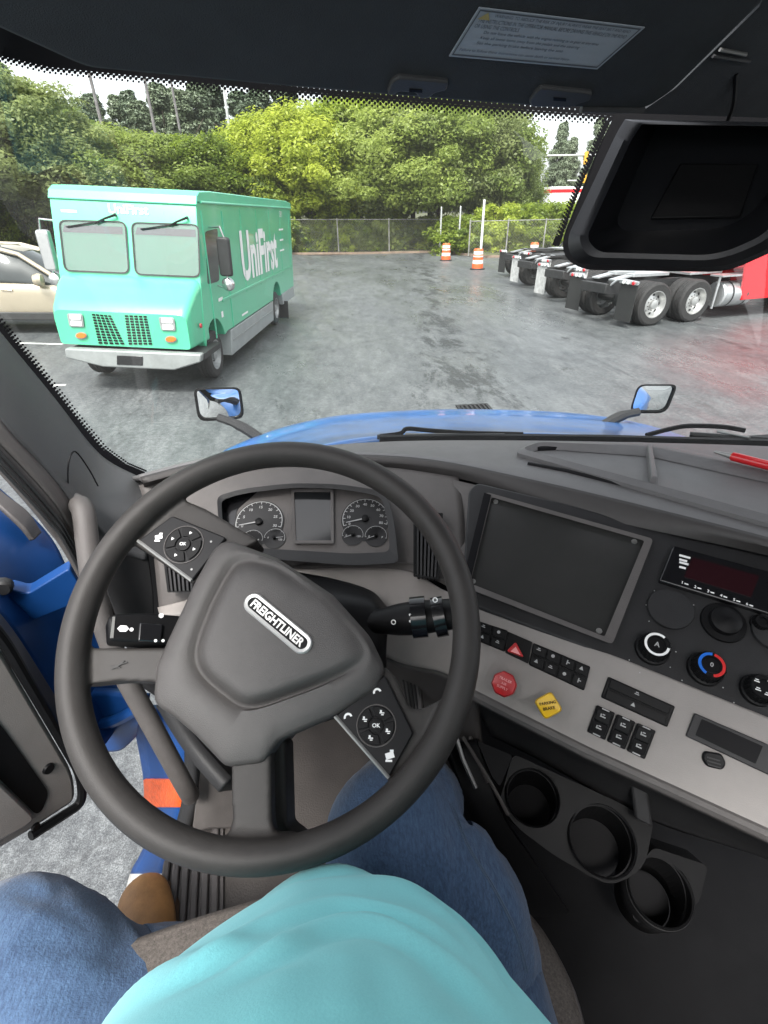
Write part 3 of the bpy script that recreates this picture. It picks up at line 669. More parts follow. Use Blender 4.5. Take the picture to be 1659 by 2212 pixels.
# ------------------------------------------------------------------ barrels, posts, fence, poles
M['barrel'] = mat('orange_barrel', (.72, .12, .03), .5, var=.15, vs=12)
M['bwhite'] = mat('white_band', (.72, .70, .66), .5, var=.1, vs=20)
def barrel(loc, label):
    b = thing('traffic_barrel', label, 'traffic barrel', loc, group='orange and white traffic barrels')
    pr = [(.30, 0), (.30, .05), (.27, .06), (.27, .24), (.255, .25), (.255, .43), (.24, .44), (.24, .62), (.225, .63), (.225, .84), (.19, .9), (.01, .91)]
    MB().lathe(pr, (0, 0, 0), (0, 0, 1), 20, True, False).build('drum', M['barrel'], b)
    for z0, z1, r in ((.26, .42, .258), (.55, .61, .243), (.66, .80, .228)):
        MB().lathe([(r, z0), (r, z1)], (0, 0, 0), (0, 0, 1), 20, False, False).build('white_band', M['bwhite'], b)
    MB().lathe([(.36, 0), (.36, .05), (.30, .06)], (0, 0, 0), (0, 0, 1), 20).build('rubber_base', M['rubber'], b)
for (u, v, lb) in ((963, 563, 'orange and white barrel left of the tall white pole, by the fence'), (1031, 582, 'orange and white barrel standing in front of the tall white pole'), (1151, 549, 'orange barrel showing above the farthest tractor unit')):
    q = Gp(u, v); q = q if lb[:16] != 'orange barrel sh' else Gp(1151, 563)
    barrel(tuple(q), lb)
M['galv'] = mat('galvanised_steel', (.5, .51, .5), .5, .5, var=.2, vs=4)
M['galvold'] = mat('old_fence_steel', (.27, .265, .24), .65, .3, var=.4, vs=3)
q = Gp(1036, 560); wp_ = thing('white_pole', 'tall slim white pole behind the orange barrel at the lot edge', 'pole', (q[0]-.1, 32.0, 0))
MB().lathe([(.07, 0), (.065, 3.0), (.05, 3.02)], (0, 0, 0), (0, 0, 1), 10).build('shaft', M['whitepaint'], wp_); MB().box((0, 0, .02), (.3, .3, .04)).build('base_plate', M['galv'], wp_)
def fence(name, label, pts, h, posts, mesh=True):
    f = thing(name, label, 'fence', tuple(pts[0]))
    o = np.array(pts[0])
    for a, b in zip(pts[:-1], pts[1:]):
        a, b = np.array(a)-o, np.array(b)-o; n = max(1, int(np.linalg.norm(b-a)/posts))
        for k in range(n+1):
            c = a+(b-a)*k/n; MB().lathe([(.045, 0), (.045, h+.06), (.0, h+.1)], c, (0, 0, 1), 8).build('post', M['galvold'], f)
        MB().tube([a+V(0, 0, h), b+V(0, 0, h)], .025, 6).build('top_rail', M['galvold'], f)
        if mesh:
            L = np.linalg.norm(b-a); wm = MB(); st_ = .17
            d = (b-a)/L; k = -h
            while k < L:
                for sg in (0, 1):
                    x0, x1 = max(k, 0), min(k+h, L)
                    if x1 <= x0: continue
                    z0, z1 = (x0-k), (x1-k)
                    if sg: z0, z1 = h-z0, h-z1
                    p, q_ = a+d*x0+V(0, 0, z0), a+d*x1+V(0, 0, z1)
                    w_ = V(0, 0, .005); wm.add([p-w_, q_-w_, q_+w_, p+w_], [(0, 1, 2, 3)])
                k += st_
            tag(wm.build('chain_link', M['galvold'], f, smooth=0), kind='stuff')
fence('chain_link_fence', 'low rusty chain link fence along the back edge, right of the van', [(-6, 40.5, .3), (8.6, 40.3, .05)], 2.0, 3.6)
fence('chain_link_fence', 'shorter chain link fence run behind the orange barrels', [(9.3, 34.6, .05), (16.5, 34.4, .05)], 1.9, 2.4)
for (u, v, v2, lb) in ((947, 548, 455, 'pale upright pipe post left of the barrels, taller than the fence'), (986, 549, 457, 'thin grey pipe post between the two barrels')):
    q = Gp(u, v); t = MB().lathe([(.06, 0), (.055, 2.75), (.01, 2.8)], (0, 0, 0), (0, 0, 1), 8).build('fence_pole', M['galv']); t.location = (q[0], q[1]-.5, 0); tag(t, lb, 'post')
M['yflower'] = mat('pale_marker_paint', (.75, .7, .3), .6)
M['wood'] = mat('weathered_pole_wood', (.16, .15, .15), .8, var=.3, vs=3)
def pole(u, v_top, y, r, mt, label, arm=False):
    q = hit(u, v_top, V(0, y, 0), V(0, 1, 0)); base = gz(q[0])+1.0
    t = thing('utility_pole', label, 'utility pole', (q[0], y, base))
    MB().lathe([(r*.8, 0), (r*.62, q[2]-base+3)], (0, 0, 0), (0, 0, 1), 8).build('shaft', mt, t)
    MB().box((0, 0, q[2]-base+2.4), (2.2, .12, .14)).build('crossarm', mt, t)
pole(196, 172, 60, .22, M['wood'], 'dark leaning utility pole, leftmost against the white sky')
pole(312, 170, 62, .20, M['wood'], 'dark utility pole second from left, above the van roof')
pole(371, 185, 66, .18, M['wood'], 'slender utility pole right beside the second dark pole')
pole(484, 197, 55, .17, M['galv'], 'pale grey steel pole rising out of the trees, right of the wooden poles')
# far signal mast and traffic beyond the trees
sg_ = thing('signal_mast', 'distant traffic signal mast with pale horizontal arm, beyond the trees on the right', 'traffic signal', (36, 72, .5))
MB().lathe([(.2, 0), (.15, 9.6)], (4.5, 0, 0), (0, 0, 1), 10).build('mast', M['galv'], sg_)
zA = hit(1200, 336, V(0, 72, 0), V(0, 1, 0))[2]-.5
MB().tube([(4.5, 0, zA), (-8.5, 0, zA)], [.16, .10], 8).build('arm', M['galv'], sg_)
MB().tube([(4.5, 0, zA-2.6), (-4.5, 0, zA-2.6)], [.12, .08], 8).build('arm', M['galv'], sg_)
M['sigyellow'] = mat('signal_yellow', (.6, .32, .03), .5)
for x in (-2.6, 1.2):
    MB().box((x, -.15, zA-.3), (.4, .3, 1.3)).build('signal_head', M['sigyellow'], sg_, bevel=.05)
    MB().box((x+.2, -.15, zA-2.4), (.5, .3, 1.0)).build('signal_head', M['sigyellow'], sg_, bevel=.05)
def farlorry(loc, label, red):
    t = thing('far_lorry', label, 'lorry', loc, (0, 0, R(4)))
    MB().box((0, 0, 2.2), (9, 2.4, 2.6)).build('box_body', M['whitepaint'], t, bevel=.08)
    MB().box((0, 0, 2.9), (9.04, 2.44, .5)).build('stripe', M['redpaint'], t)
    MB().prism([(x, -1.15, z) for x, z in ((4.7, .5), (7.1, .5), (7.1, 1.7), (6.5, 2.8), (4.7, 2.9))], [(x, 1.15, z) for x, z in ((4.7, .5), (7.1, .5), (7.1, 1.7), (6.5, 2.8), (4.7, 2.9))]).build('cab', M['redpaint'] if red else M['whitepaint'], t, bevel=.1)
    MB().box((0, 0, .75), (11, .9, .25)).build('chassis_frame', M['chassis'], t)
    for x in (-3.5, -2.4, 5.8):
        for sg in (-1, 1): wheel('wheel', t, (x, sg, .5), .5, .3, (0, sg, 0), M['wheelgrey'], holes=4)
fz = hit(1205, 452, V(0, 96, 0), V(0, 1, 0))
farlorry((fz[0]+2, 96, fz[2]-.3), 'distant white lorry with a red stripe, glimpsed beyond the bushes on the right', True)
farlorry((fz[0]+13, 101, fz[2]+.4), 'second distant lorry, red and white, farther right beyond the bushes', False)

# ------------------------------------------------------------------ trees and bushes
M['bark'] = mat('bark', (.09, .07, .055), .9, var=.4, vs=6, bump=.6, bs=30)
M['leafA'] = leaf_mat('leaf_green', (.13, .18, .05), (.24, .31, .07), (.35, .42, .10))
M['leafB'] = leaf_mat('leaf_yellow_green', (.13, .19, .03), (.28, .36, .04), (.43, .49, .065))
M['leafC'] = leaf_mat('leaf_dull_green', (.15, .19, .08), (.25, .30, .11), (.34, .39, .15))
M['leafD'] = leaf_mat('leaf_pine', (.09, .125, .075), (.15, .19, .115), (.20, .24, .15), .15)
M['leafE'] = leaf_mat('leaf_olive', (.13, .15, .04), (.24, .26, .06), (.34, .34, .09))
def leaf_mesh(name, clumps, per, size, mt, cr_, up=.55):
    n = len(clumps)*per; c = np.repeat(np.array([k[:3] for k in clumps]), per, 0); rr = np.repeat(np.array([k[3] for k in clumps]), per)
    d = RNG.normal(size=(n, 3)); d /= np.linalg.norm(d, axis=1)[:, None]; rad = RNG.random(n)**.45
    pos = c+d*(rr*rad)[:, None]*np.array([1, 1, .75])
    nn = d*.6+RNG.normal(size=(n, 3))*.55+np.array([0, 0, up]); nn /= np.linalg.norm(nn, axis=1)[:, None]
    a = np.cross(nn, RNG.normal(size=(n, 3))); a /= np.linalg.norm(a, axis=1)[:, None]; b = np.cross(nn, a)
    s = size*(.6+.8*RNG.random(n))[:, None]
    bend = nn*s*.25
    v = np.stack([pos-a*s, pos+b*s*.5-a*s*.1+bend, pos+a*s*1.0, pos-b*s*.5-a*s*.1+bend], 1).reshape(-1, 3)
    me = bpy.data.meshes.new(name); me.vertices.add(n*4); me.vertices.foreach_set('co', v.ravel().astype('f'))
    me.loops.add(n*4); me.loops.foreach_set('vertex_index', np.arange(n*4, dtype='i')); me.polygons.add(n)
    me.polygons.foreach_set('loop_start', np.arange(0, n*4, 4, dtype='i')); me.update(calc_edges=True); me.validate()
    me.materials.append(mt); return me
def crown_clumps(kind, h, w, n):
    o = []
    for k in range(n):
        if kind == 'pine':
            t = random.random(); z = h*(.35+.65*t); r = w*(1.02-t)*.9+.3; th = random.random()*6.283; q = r*random.random()**.4
            o.append((q*math.cos(th), q*math.sin(th), z-.12*q, .55+.45*(1-t)))
        elif kind == 'bush':
            th = random.random()*6.283; e = random.random(); q = w*math.sqrt(random.random()); z = h*e*(1-.55*(q/w)**2)
            o.append((q*math.cos(th), q*math.sin(th), z+.15, .32+.4*random.random()))
        else:
            th = random.random()*6.283; ph = math.acos(1-1.65*random.random()); q = .62+.42*random.random()
            z = h*.56+h*.44*q*math.cos(ph); r = w*q*max(.35, math.sin(ph))*(1+.3*math.sin(3*th+k))
            o.append((r*math.cos(th), r*math.sin(th), z, .55+.75*random.random()))
    return o
def trunk_mesh(h, r, limbs, w):
    b = MB(); b.tube([(0, 0, -.3), (r*.4, 0, h*.25), (-r*.3, r*.5, h*.5), (0, 0, h*.8)], [r*1.3, r, r*.75, r*.25], 8)
    for k in range(limbs):
        th = k*2.4; z0 = h*(.25+.4*k/limbs); e = V(w*.75*math.cos(th), w*.75*math.sin(th), z0+h*.22)
        b.tube([(0, 0, z0), e*.5+V(0, 0, z0*.55), e], [r*.45, r*.28, r*.1], 6)
    me = bpy.data.meshes.new('trunk'); me.from_pydata(b.v, [], b.f); me.polygons.foreach_set('use_smooth', [True]*len(me.polygons)); me.update(); me.materials.append(M['bark']); return me
KIND = {}
def mk(key, kind, h, w, n, per, size, mt, tr=.16, limbs=6):
    KIND[key] = (leaf_mesh('crown', crown_clumps(kind, h, w, n), per, size, M[mt], w), trunk_mesh(h, tr, limbs, w), h)
mk('broad1', 'tree', 9, 3.4, 165, 300, .115, 'leafA'); mk('broad2', 'tree', 9, 3.0, 155, 300, .115, 'leafB'); mk('broad3', 'tree', 9, 3.6, 165, 300, .115, 'leafC')
mk('pine', 'pine', 15, 3.2, 150, 200, .16, 'leafD', .2, 8)
mk('bush1', 'bush', 2.6, 1.9, 60, 150, .10, 'leafB', .05, 4); mk('bush2', 'bush', 2.6, 2.0, 60, 150, .10, 'leafA', .05, 4); mk('bush3', 'bush', 2.8, 2.2, 60, 150, .105, 'leafE', .05, 4)
def plant(key, x, y, h, wsc, label, cat, group, name):
    cm, tm, h0 = KIND[key]; s = h/h0
    t = thing(name, label, cat, (x, y, gz(x)+max(0, .12)), (0, 0, random.random()*6.28), group); t.scale = (wsc, wsc, s)
    o = bpy.data.objects.new('crown', cm); COL.objects.link(o); o.parent = t
    o = bpy.data.objects.new('trunk', tm); COL.objects.link(o); o.parent = t
def at(u, y): q = hit(u, 480, V(0, y, 0), V(0, 1, 0)); return q[0]
GT = 'leafy trees crowding the back of the lot'
TREES = [  # (image x at the tree line, distance, image y of the top, width scale, kind)
    (-330, 36, 60, 1.6, 'broad1'), (-200, 40, 90, 1.5, 'broad3'), (-90, 37, 110, 1.5, 'broad3'), (20, 41, 125, 1.5, 'broad1'), (85, 38, 155, 1.1, 'broad3'), (135, 42, 200, 1.1, 'broad1'),
    (195, 40, 262, 1.1, 'broad3'), (255, 43, 268, 1.2, 'broad1'), (330, 42, 282, 1.15, 'broad1'), (405, 44, 290, 1.1, 'broad2'), (470, 43, 292, 1.0, 'broad2'), (545, 44, 280, 1.05, 'broad2'),
    (610, 45, 243, 1.15, 'broad2'), (680, 43, 222, 1.2, 'broad2'), (745, 46, 205, 1.3, 'broad2'), (820, 43.5, 205, 1.25, 'broad1'), (890, 45, 200, 1.25, 'broad3'),
    (950, 43, 205, 1.15, 'broad1'), (1015, 44.5, 205, 1.2, 'broad1'), (1045, 43, 215, .9, 'broad3'), (640, 48, 235, 1.3, 'broad1'), (780, 51, 190, 1.4, 'broad3'),
    (930, 50, 190, 1.3, 'broad1'), (1090, 43, 300, .6, 'broad1'), (560, 50, 285, 1.2, 'broad3'), (1062, 46, 235, .8, 'broad1')]
desc = {'broad1': 'mid green leafy tree', 'broad2': 'bright yellow-green leafy tree', 'broad3': 'dull grey-green leafy tree'}
def zone(u): return 'left of the mint van' if u < 100 else 'behind the mint van' if u < 440 else 'just right of the van' if u < 640 else 'above the fence' if u < 900 else 'above the barrels'
def topz(u, v, y): q = hit(u, v, V(0, y, 0), V(0, 1, 0)); return q[2]-gz(q[0])-.12
for (u, y, v, ws_, k) in TREES: plant(k, at(u, y), y, topz(u, v, y)*.97, ws_, desc[k]+', growing '+zone(u), 'tree', GT, 'leafy_tree')
for (u, y, v, ws_) in [(40, 66, 90, 1.1), (100, 70, 150, 1.1), (240, 66, 222, .9), (262, 72, 212, 1.0), (215, 74, 240, .9), (310, 76, 215, 1.0), (335, 70, 205, .9), (420, 78, 200, 1.1), (470, 70, 185, 1.1), (350, 68, 226, 1.1), (395, 74, 190, 1.2), (440, 68, 205, 1.1), (500, 72, 175, 1.2), (550, 66, 205, 1.2), (590, 66, 195, 1.2), (640, 70, 170, 1.3), (-60, 62, 60, 1.2), (1190, 110, 268, 1.0), (1215, 105, 300, .8), (1262, 112, 258, 1.0), (1290, 104, 270, 1.2), (1330, 100, 240, 1.3), (1380, 108, 230, 1.4), (1450, 100, 230, 1.5), (1520, 105, 230, 1.5), (1620, 100, 230, 1.6)]:
    plant('pine', at(u, y), y, topz(u, v, y), ws_, 'dark pine rising behind the leafy trees on the left' if u < 700 else 'hazy pine far beyond the road on the right', 'pine tree', 'pines in the background', 'pine_tree')
GB = 'bushes along the back edge of the lot'
for k in range(46):
    u = -260+k*36+random.uniform(-8, 8); x_ = at(u, 41)
    front = u > 900
    y = 41.4+random.uniform(0, 1.6) if not front else random.uniform(36.3, 39.5) if u < 1230 else random.uniform(36, 42)
    kk = 'bush3' if u < 420 and k % 3 else ('bush1' if (front or k % 2) else 'bush2')
    if u > 1420: continue
    h = random.uniform(2.0, 3.4)*(1.35 if u < 600 else 1.0)
    if u > 620: h *= .95; y = 42.2+random.uniform(0, 1.2) if u < 1000 else y
    if front: h = 2.1 if u < 1060 else 2.9
    if 1060 < u < 1240: h, kk = 2.7, 'bush1'
    plant(kk, at(u, y), y, h, 1.15, {'bush1': 'bright green scrubby bush', 'bush2': 'mid green scrubby bush', 'bush3': 'olive scrubby bush'}[kk]+' '+zone(u), 'bush', GB, 'bush')

# ================================================================== the blue tractor truck we sit in
truck = thing('semi_truck', 'blue tractor truck seen from its driver seat: bonnet, open door, dashboard and large steering wheel', 'truck')
FC = CAM                                                          # panels face the seat
def shell(name, rows, mt, parent, th=.012, n=(24, 40), smooth=40):
    """smooth sheet with thickness through rows of (u, v, d) or 3-D points"""
    rr = [[(P(*q) if q[0] > 5 or q[0] < -5 or len(q) == 3 and abs(q[1]) > 5 else V(*q)) for q in r] for r in rows]
    a = [cr(r, n[1]) for r in rr]; a = np.array(a); cols = [cr(a[:, j], n[0]) for j in range(n[1])]
    g_ = np.array(cols).transpose(1, 0, 2)
    mb = MB(); mb.grid(g_, facing=FC); return mb.build(name, mt, parent, smooth=smooth, solid=th)
# ---- bonnet
CR_ = [(470, 1010, 1.75), (545, 976, 1.88), (640, 945, 2.0), (770, 921, 2.12), (1000, 909, 2.2), (1250, 916, 2.12), (1420, 939, 2.02), (1560, 985, 1.85), (1660, 1040, 1.75)]
CM_ = [(480, 1060, 1.5), (560, 1000, 1.62), (650, 958, 1.72), (800, 936, 1.8), (1000, 926, 1.84), (1230, 933, 1.8), (1400, 952, 1.7), (1560, 1000, 1.55), (1680, 1070, 1.5)]
CW_ = [(420, 1120, 1.2), (560, 1050, 1.24), (700, 985, 1.27), (850, 960, 1.28), (1000, 955, 1.28), (1220, 958, 1.26), (1400, 975, 1.22), (1560, 1040, 1.2), (1680, 1110, 1.18)]
def drop(r, y, dz): return [tuple(P(*q)+V(0, y, dz)) for q in r]
def shell3(name, rows, mt, parent, th=.012, n=(24, 40), smooth=40, facing=None):
    a = np.array([cr([np.array(q) for q in r], n[1]) for r in rows]); g_ = np.array([cr(a[:, j], n[0]) for j in range(n[1])]).transpose(1, 0, 2)
    mb = MB(); mb.grid(g_, facing=FC if facing is None else facing); return mb.build(name, mt, parent, smooth=smooth, solid=th)
P3 = lambda r: [tuple(P(*q)) for q in r]
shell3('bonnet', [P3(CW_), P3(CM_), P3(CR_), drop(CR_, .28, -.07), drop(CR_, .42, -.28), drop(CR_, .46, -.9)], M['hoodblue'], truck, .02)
# ---- bonnet mirrors
for (q, arm, lab, dd) in (([(417, 838), (520, 836), (529, 905), (428, 911)], [(470, 905), (520, 925), (575, 948)], 0, 2.1), ([(1378, 830), (1465, 830), (1440, 893), (1358, 893)], [(1385, 893), (1345, 903), (1300, 915)], 1, 2.1)):
    pm = Plane((q[0][0], q[0][1], dd), (q[1][0], q[1][1], dd+(.06 if lab == 0 else .012)), (q[3][0], q[3][1], dd+.085))
    o_ = rp(q, [16, 16, 20, 20]); cx, cy = np.mean(q, axis=0); i_ = rp([(cx+(u-cx)*.9, cy+(v-cy)*.88) for u, v in q], [14, 14, 18, 18])
    b_ = rp([(cx+(u-cx)*.6, cy+(v-cy)*.6) for u, v in q], 12)
    mb = MB(); mb.grid([pm.pts(b_, -.09), pm.pts(o_, -.04), pm.pts(o_, 0), pm.pts(i_, .004), pm.pts(i_, -.004)], closed=True, facing=None); mb.poly(pm.pts(b_, -.09)); mb.poly(pm.pts(i_, -.005))
    me_ = mb.build('bonnet_mirror', M['black'], truck, smooth=50)
    # gently convex glass
    rows = [[pm.pt(cx+(u-cx)*k, cy+(v-cy)*k, -.003+.008*(1-k*k)) for u, v in i_] for k in (1, .8, .6, .4, .2, .02)]
    gq = MB(); gq.grid(rows, closed=True, facing=FC); gq.build('mirror_glass', M['mirror'], me_, smooth=60)
    pa = [P(u, v, dd-.03+.0*k) - V(0, -.02, 0) for k, (u, v) in enumerate(arm)]
    MB().tube(cr([pa[0], pa[1], pa[2]+V(0, 0, -.03)], 10), [.018]*4+[.022]*6, 8).build('mirror_arm', M['dark'], me_)
# ---- windscreen, with its black printed edge
TOP = [(-500, -80, .50), (-350, -20, .52), (0, 55, .58), (300, 100, .66), (600, 140, .72), (1000, 180, .80), (1310, 200, .84), (1700, 230, .86), (2300, 300, .72)]
BOT = [(-500, 120, .58), (-350, 280, .62), (0, 735, .84), (110, 870, .92), (215, 990, .97), (320, 1046, 1.0), (560, 985, 1.08), (1000, 962, 1.13), (1700, 982, 1.06), (2300, 1010, .92)]
def cI(C_, u): return np.array([np.interp(u, [c[0] for c in C_], [c[k] for c in C_]) for k in (1, 2)])
def glass_pt(u, v):
    a, b = cI(TOP, u), cI(BOT, u); A, B = P(u, *a), P(u, *b); lo_, hi_ = -.2, 1.2
    for _ in range(26):
        m_ = (lo_+hi_)/2; q = A+(B-A)*m_-CAM
        if CY-F*(q @ UP)/(q @ FWD) < v: lo_ = m_
        else: hi_ = m_
    return A+(B-A)*m_
us = np.linspace(-480, 2280, 70)
gm = MB(); gm.grid([[P(u, *cI(TOP, u))+(P(u, *cI(BOT, u))-P(u, *cI(TOP, u)))*t for u in us] for t in np.linspace(0, 1, 14)], facing=FC)
wsh = gm.build('windscreen', M['winglass'], truck, smooth=60)
FR = [(-400, 20), (0, 104), (100, 128), (330, 152), (600, 182), (840, 204), (1150, 228), (1310, 240), (1400, 248)]
fy = lambda u: np.interp(u, [f[0] for f in FR], [f[1] for f in FR])
def inset(p, k=.003): return p+nrm(CAM-p)*k
fb = MB(); us2 = np.linspace(-400, 1400, 60)
fb.grid([[inset(glass_pt(u, fy(u)+k)) for u in us2] for k in (-60, -30, 0)], facing=FC)
FL = [(-60, 640), (0, 715), (55, 780), (112, 850), (165, 918), (215, 978), (262, 1012), (300, 1028)]   # along the left pillar
fb.grid([[inset(glass_pt(u+a, v-b)) for u, v in FL] for a, b in ((-40, -30), (0, 0), (8, 6))], facing=FC)
tag(fb.build('frit_band', M['frit'], wsh, smooth=60), kind='stuff')
fz_ = rp([(1345, 180), (1330, 240), (1318, 268), (1292, 320), (1245, 440), (1213, 520), (1221, 560), (1262, 583), (1570, 588), (1700, 530), (1740, 180)], [0, 10, 10, 10, 20, 25, 20, 20, 40, 40, 0], 3)
MB().poly([inset(glass_pt(u, v), .004) for u, v in fz_], facing=FC).build('frit_patch', M['frit'], wsh, smooth=0)
fd = MB()
def dot(u, v, r):
    c = inset(glass_pt(u, v)); t1 = nrm(glass_pt(u+6, v)-glass_pt(u-6, v)); t2 = nrm(glass_pt(u, v+6)-glass_pt(u, v-6)); rr_ = r*np.linalg.norm(c-CAM)/F
    fd.poly([c+t1*rr_*math.cos(a)+t2*rr_*math.sin(a) for a in np.linspace(0, 2*math.pi, 9)[:-1]], facing=FC)
for row in range(5):
    u = -60+(row % 2)*6.0
    while u < 1335:
        dot(u, fy(u)+3+row*6.2+(6 if u < 0 else 0), 4.6-row*.72); u += 12
pth = [(1318, 262), (1292, 318), (1262, 385), (1238, 445), (1214, 512), (1207, 530)]
for row in range(3):
    for t in np.linspace(0, len(pth)-1.01, 44):
        i = int(t); f = t-i+.5*(row % 2)/9; a, b = pth[i], pth[i+1]; dot(a[0]+(b[0]-a[0])*f-2-row*5, a[1]+(b[1]-a[1])*f-2, 3.4-row*.8)
for row in range(2):
    for t in np.linspace(0, len(FL)-1.01, 70):
        i = int(t); f = t-i; a, b = FL[i], FL[i+1]; dot(a[0]+(b[0]-a[0])*f+10+row*5, a[1]+(b[1]-a[1])*f-7-row*4, 3.2-row)
tag(fd.build('frit_dots', M['frit'], wsh, smooth=0), kind='stuff')
# ---- headlining visor over the windscreen
PV = Plane((95, 112, .43), (1400, 236, .66), (830, 10, .44))
vq = rp([(-160, -250), (-60, 40), (95, 110), (188, 152), (600, 190), (840, 210), (1160, 234), (1395, 238), (1452, 200), (1650, 5), (1900, -300)], [0, 20, 20, 30, 60, 60, 60, 22, 20, 10, 0], 4)
vis = MB(); vis.pprism(PV, vq, -.035, 0); vi = vis.build('sun_visor', M['header'], truck, bevel=.006)
lq = [(1035, 17), (1393, 60), (1290, 150), (970, 122)]
MB().pprism(PV, lq, .0005, .0015).build('warning_label', M['skinlabel'], vi, smooth=0)
lb = MB()
def bilin(q, s, t): return tuple((1-s)*(1-t)*np.array(q[0])+s*(1-t)*np.array(q[1])+s*t*np.array(q[2])+(1-s)*t*np.array(q[3]))
e_ = [(0.012, 0.03), (.988, .03), (.988, .97), (.012, .97)]
ei = [(0.02, 0.06), (.98, .06), (.98, .94), (.02, .94)]
lb.grid([[PV.pt(*bilin(lq, *k), .002) for k in e_], [PV.pt(*bilin(lq, *k), .002) for k in ei]], closed=True, facing=FC)
M['labelink'] = mat('label_ink', (.10, .11, .12), .6)
xl = nrm(PV.pt(*bilin(lq, 1, .5))-PV.pt(*bilin(lq, 0, .5))); yl = nrm(np.cross(PV.n, xl)); WL = np.linalg.norm(PV.pt(*bilin(lq, 1, .5))-PV.pt(*bilin(lq, 0, .5)))
for k, (t, s0, wd, tx_) in enumerate([(.13, .12, .84, 'WARNING: TO REDUCE THE RISK OF INJURY ALWAYS WEAR THE SEAT BELT AND READ'),
        (.24, .04, .92, 'THE INSTRUCTIONS IN THE OPERATOR MANUAL BEFORE DRIVING THIS VEHICLE ON THE ROAD'), (.35, .04, .26, 'OR USING THE CONTROLS.'),
        (.47, .12, .72, 'Do not leave the vehicle with the engine running or in gear at any time'), (.58, .12, .62, 'Keep all loose items away from the pedals and the steering'),
        (.69, .12, .54, 'Set the parking brake before leaving the seat'), (.85, .04, .70, 'Failure to follow these instructions can cause death or serious injury.')]):
    lb.text(tx_, PV.pt(*bilin(lq, s0, t), .002), xl, yl, width=WL*wd, height=.0042 if k != 2 else .0042, align='L')
lb.build('label_print', M['labelink'], vi, smooth=0)
M['warn'] = mat('label_symbol', (.42, .34, .12), .5)
MB().poly([PV.pt(*bilin(lq, *k), .0022) for k in ((.07, .07), (.105, .22), (.03, .22))], facing=FC).build('warning_symbol', M['warn'], vi, smooth=0)
for q in ([(862, 168), (970, 178), (966, 196), (940, 202), (925, 214), (905, 214), (898, 202), (862, 199), (848, 208), (836, 205), (846, 178)],
          [(1170, 190), (1280, 202), (1276, 218), (1250, 226), (1232, 234), (1150, 232), (1142, 222), (1158, 200)]):
    c_ = MB().pprism(PV, rp(q, 5, 2), -.01, .0045); co = c_.build('visor_clip', M['pillar'], vi, bevel=.002)
    cx = np.mean([k[0] for k in q]); cy = np.mean([k[1] for k in q])
    MB().pprism(PV, [(cx-12, cy-4), (cx+16, cy-2), (cx+16, cy+4), (cx-12, cy+2)], .003, .0051).build('clip_slot', M['frit'], vi, smooth=0)
MB().tube([PV.pt(1255, 236, .0), PV.pt(1390, 237, .0)], .004, 6).build('visor_hinge', M['pillar'], vi)
# ---- roof console on the right and inner roof
PR = Plane((1400, 236, .72), (1720, 240, .80), (1700, 20, .62))
MB().pprism(PR, [(1380, 245), (1460, 190), (1640, 15), (1720, -160), (2100, -160), (2100, 270)], -.03, 0).build('roof_lining', M['header'], truck)
for (a, b_, mt) in (((1555, 107), (1612, 118), 'silver'), ((1540, 121), (1620, 133), 'mark')):
    MB().tube([PR.pt(*a, .003), PR.pt(*b_, .003)], .0022, 6).build('roof_trim', M[mt] if mt == 'silver' else M['pillar'], truck)
MB().tube(cr([PR.pt(1590, 160, .0), PR.pt(1585, 225, .012), PR.pt(1572, 262, .02)], 10), .003, 6).build('cable', M['black'], truck)
MB().box((.95, -.85, 2.0), (1.25, .05, 1.6)).build('rear_wall_blocker', M['header'], truck)  # unseen; right part only, added to block sky light from behind
MB().box((1.58, -.2, 1.62), (.05, 2.2, .8)).build('passenger_door', M['dash'], truck)
MB().box((.60, .10, 2.80), (1.9, 1.0, .04)).build('cab_roof_blocker', M['header'], truck)  # unseen roof piece, cropped to set the sky light reaching the cab
# ---- driver-assist camera housing below the header
PH = Plane((1345, 280, .68), (1250, 570, .71), (1659, 575, .64))
ho = rp([(1350, 258), (1333, 285), (1222, 520), (1240, 570), (1560, 580), (1690, 525), (1800, 266)], [0, 30, 30, 25, 60, 60, 0], 5)
hi = rp([(1388, 268), (1366, 298), (1266, 515), (1292, 545), (1550, 552), (1668, 500), (1760, 274)], [0, 20, 20, 20, 50, 50, 0], 5)
hr = rp([(1420, 272), (1400, 310), (1330, 480), (1350, 500), (1560, 495), (1640, 450), (1730, 278)], [0, 20, 20, 20, 40, 40, 0], 5)
hm = [tuple(np.array(a)*.42+np.array(b)*.58) for a, b in zip(ho, hi)]
mb = MB(); mb.grid([PH.pts(ho, -.07), PH.pts(ho, -.010), PH.pts(ho, -.004), PH.pts(hm, .010), PH.pts(hi, .012), PH.pts(hi, .004), PH.pts(hr, -.06)], closed=True, facing=None); mb.poly(PH.pts(hr, -.06), facing=FC)
M['housing'] = mat('housing_plastic', (.0075, .008, .0095), .3, var=.1, vs=15, bump=.1, bs=800, spec=.4)
hs_ = mb.build('sensor_housing', M['housing'], truck, smooth=30)
MB().pprism(PH, [(1470, 352), (1640, 352), (1600, 468), (1405, 472)], -.058, -.054).build('housing_panel', M['black'], hs_, bevel=.003)
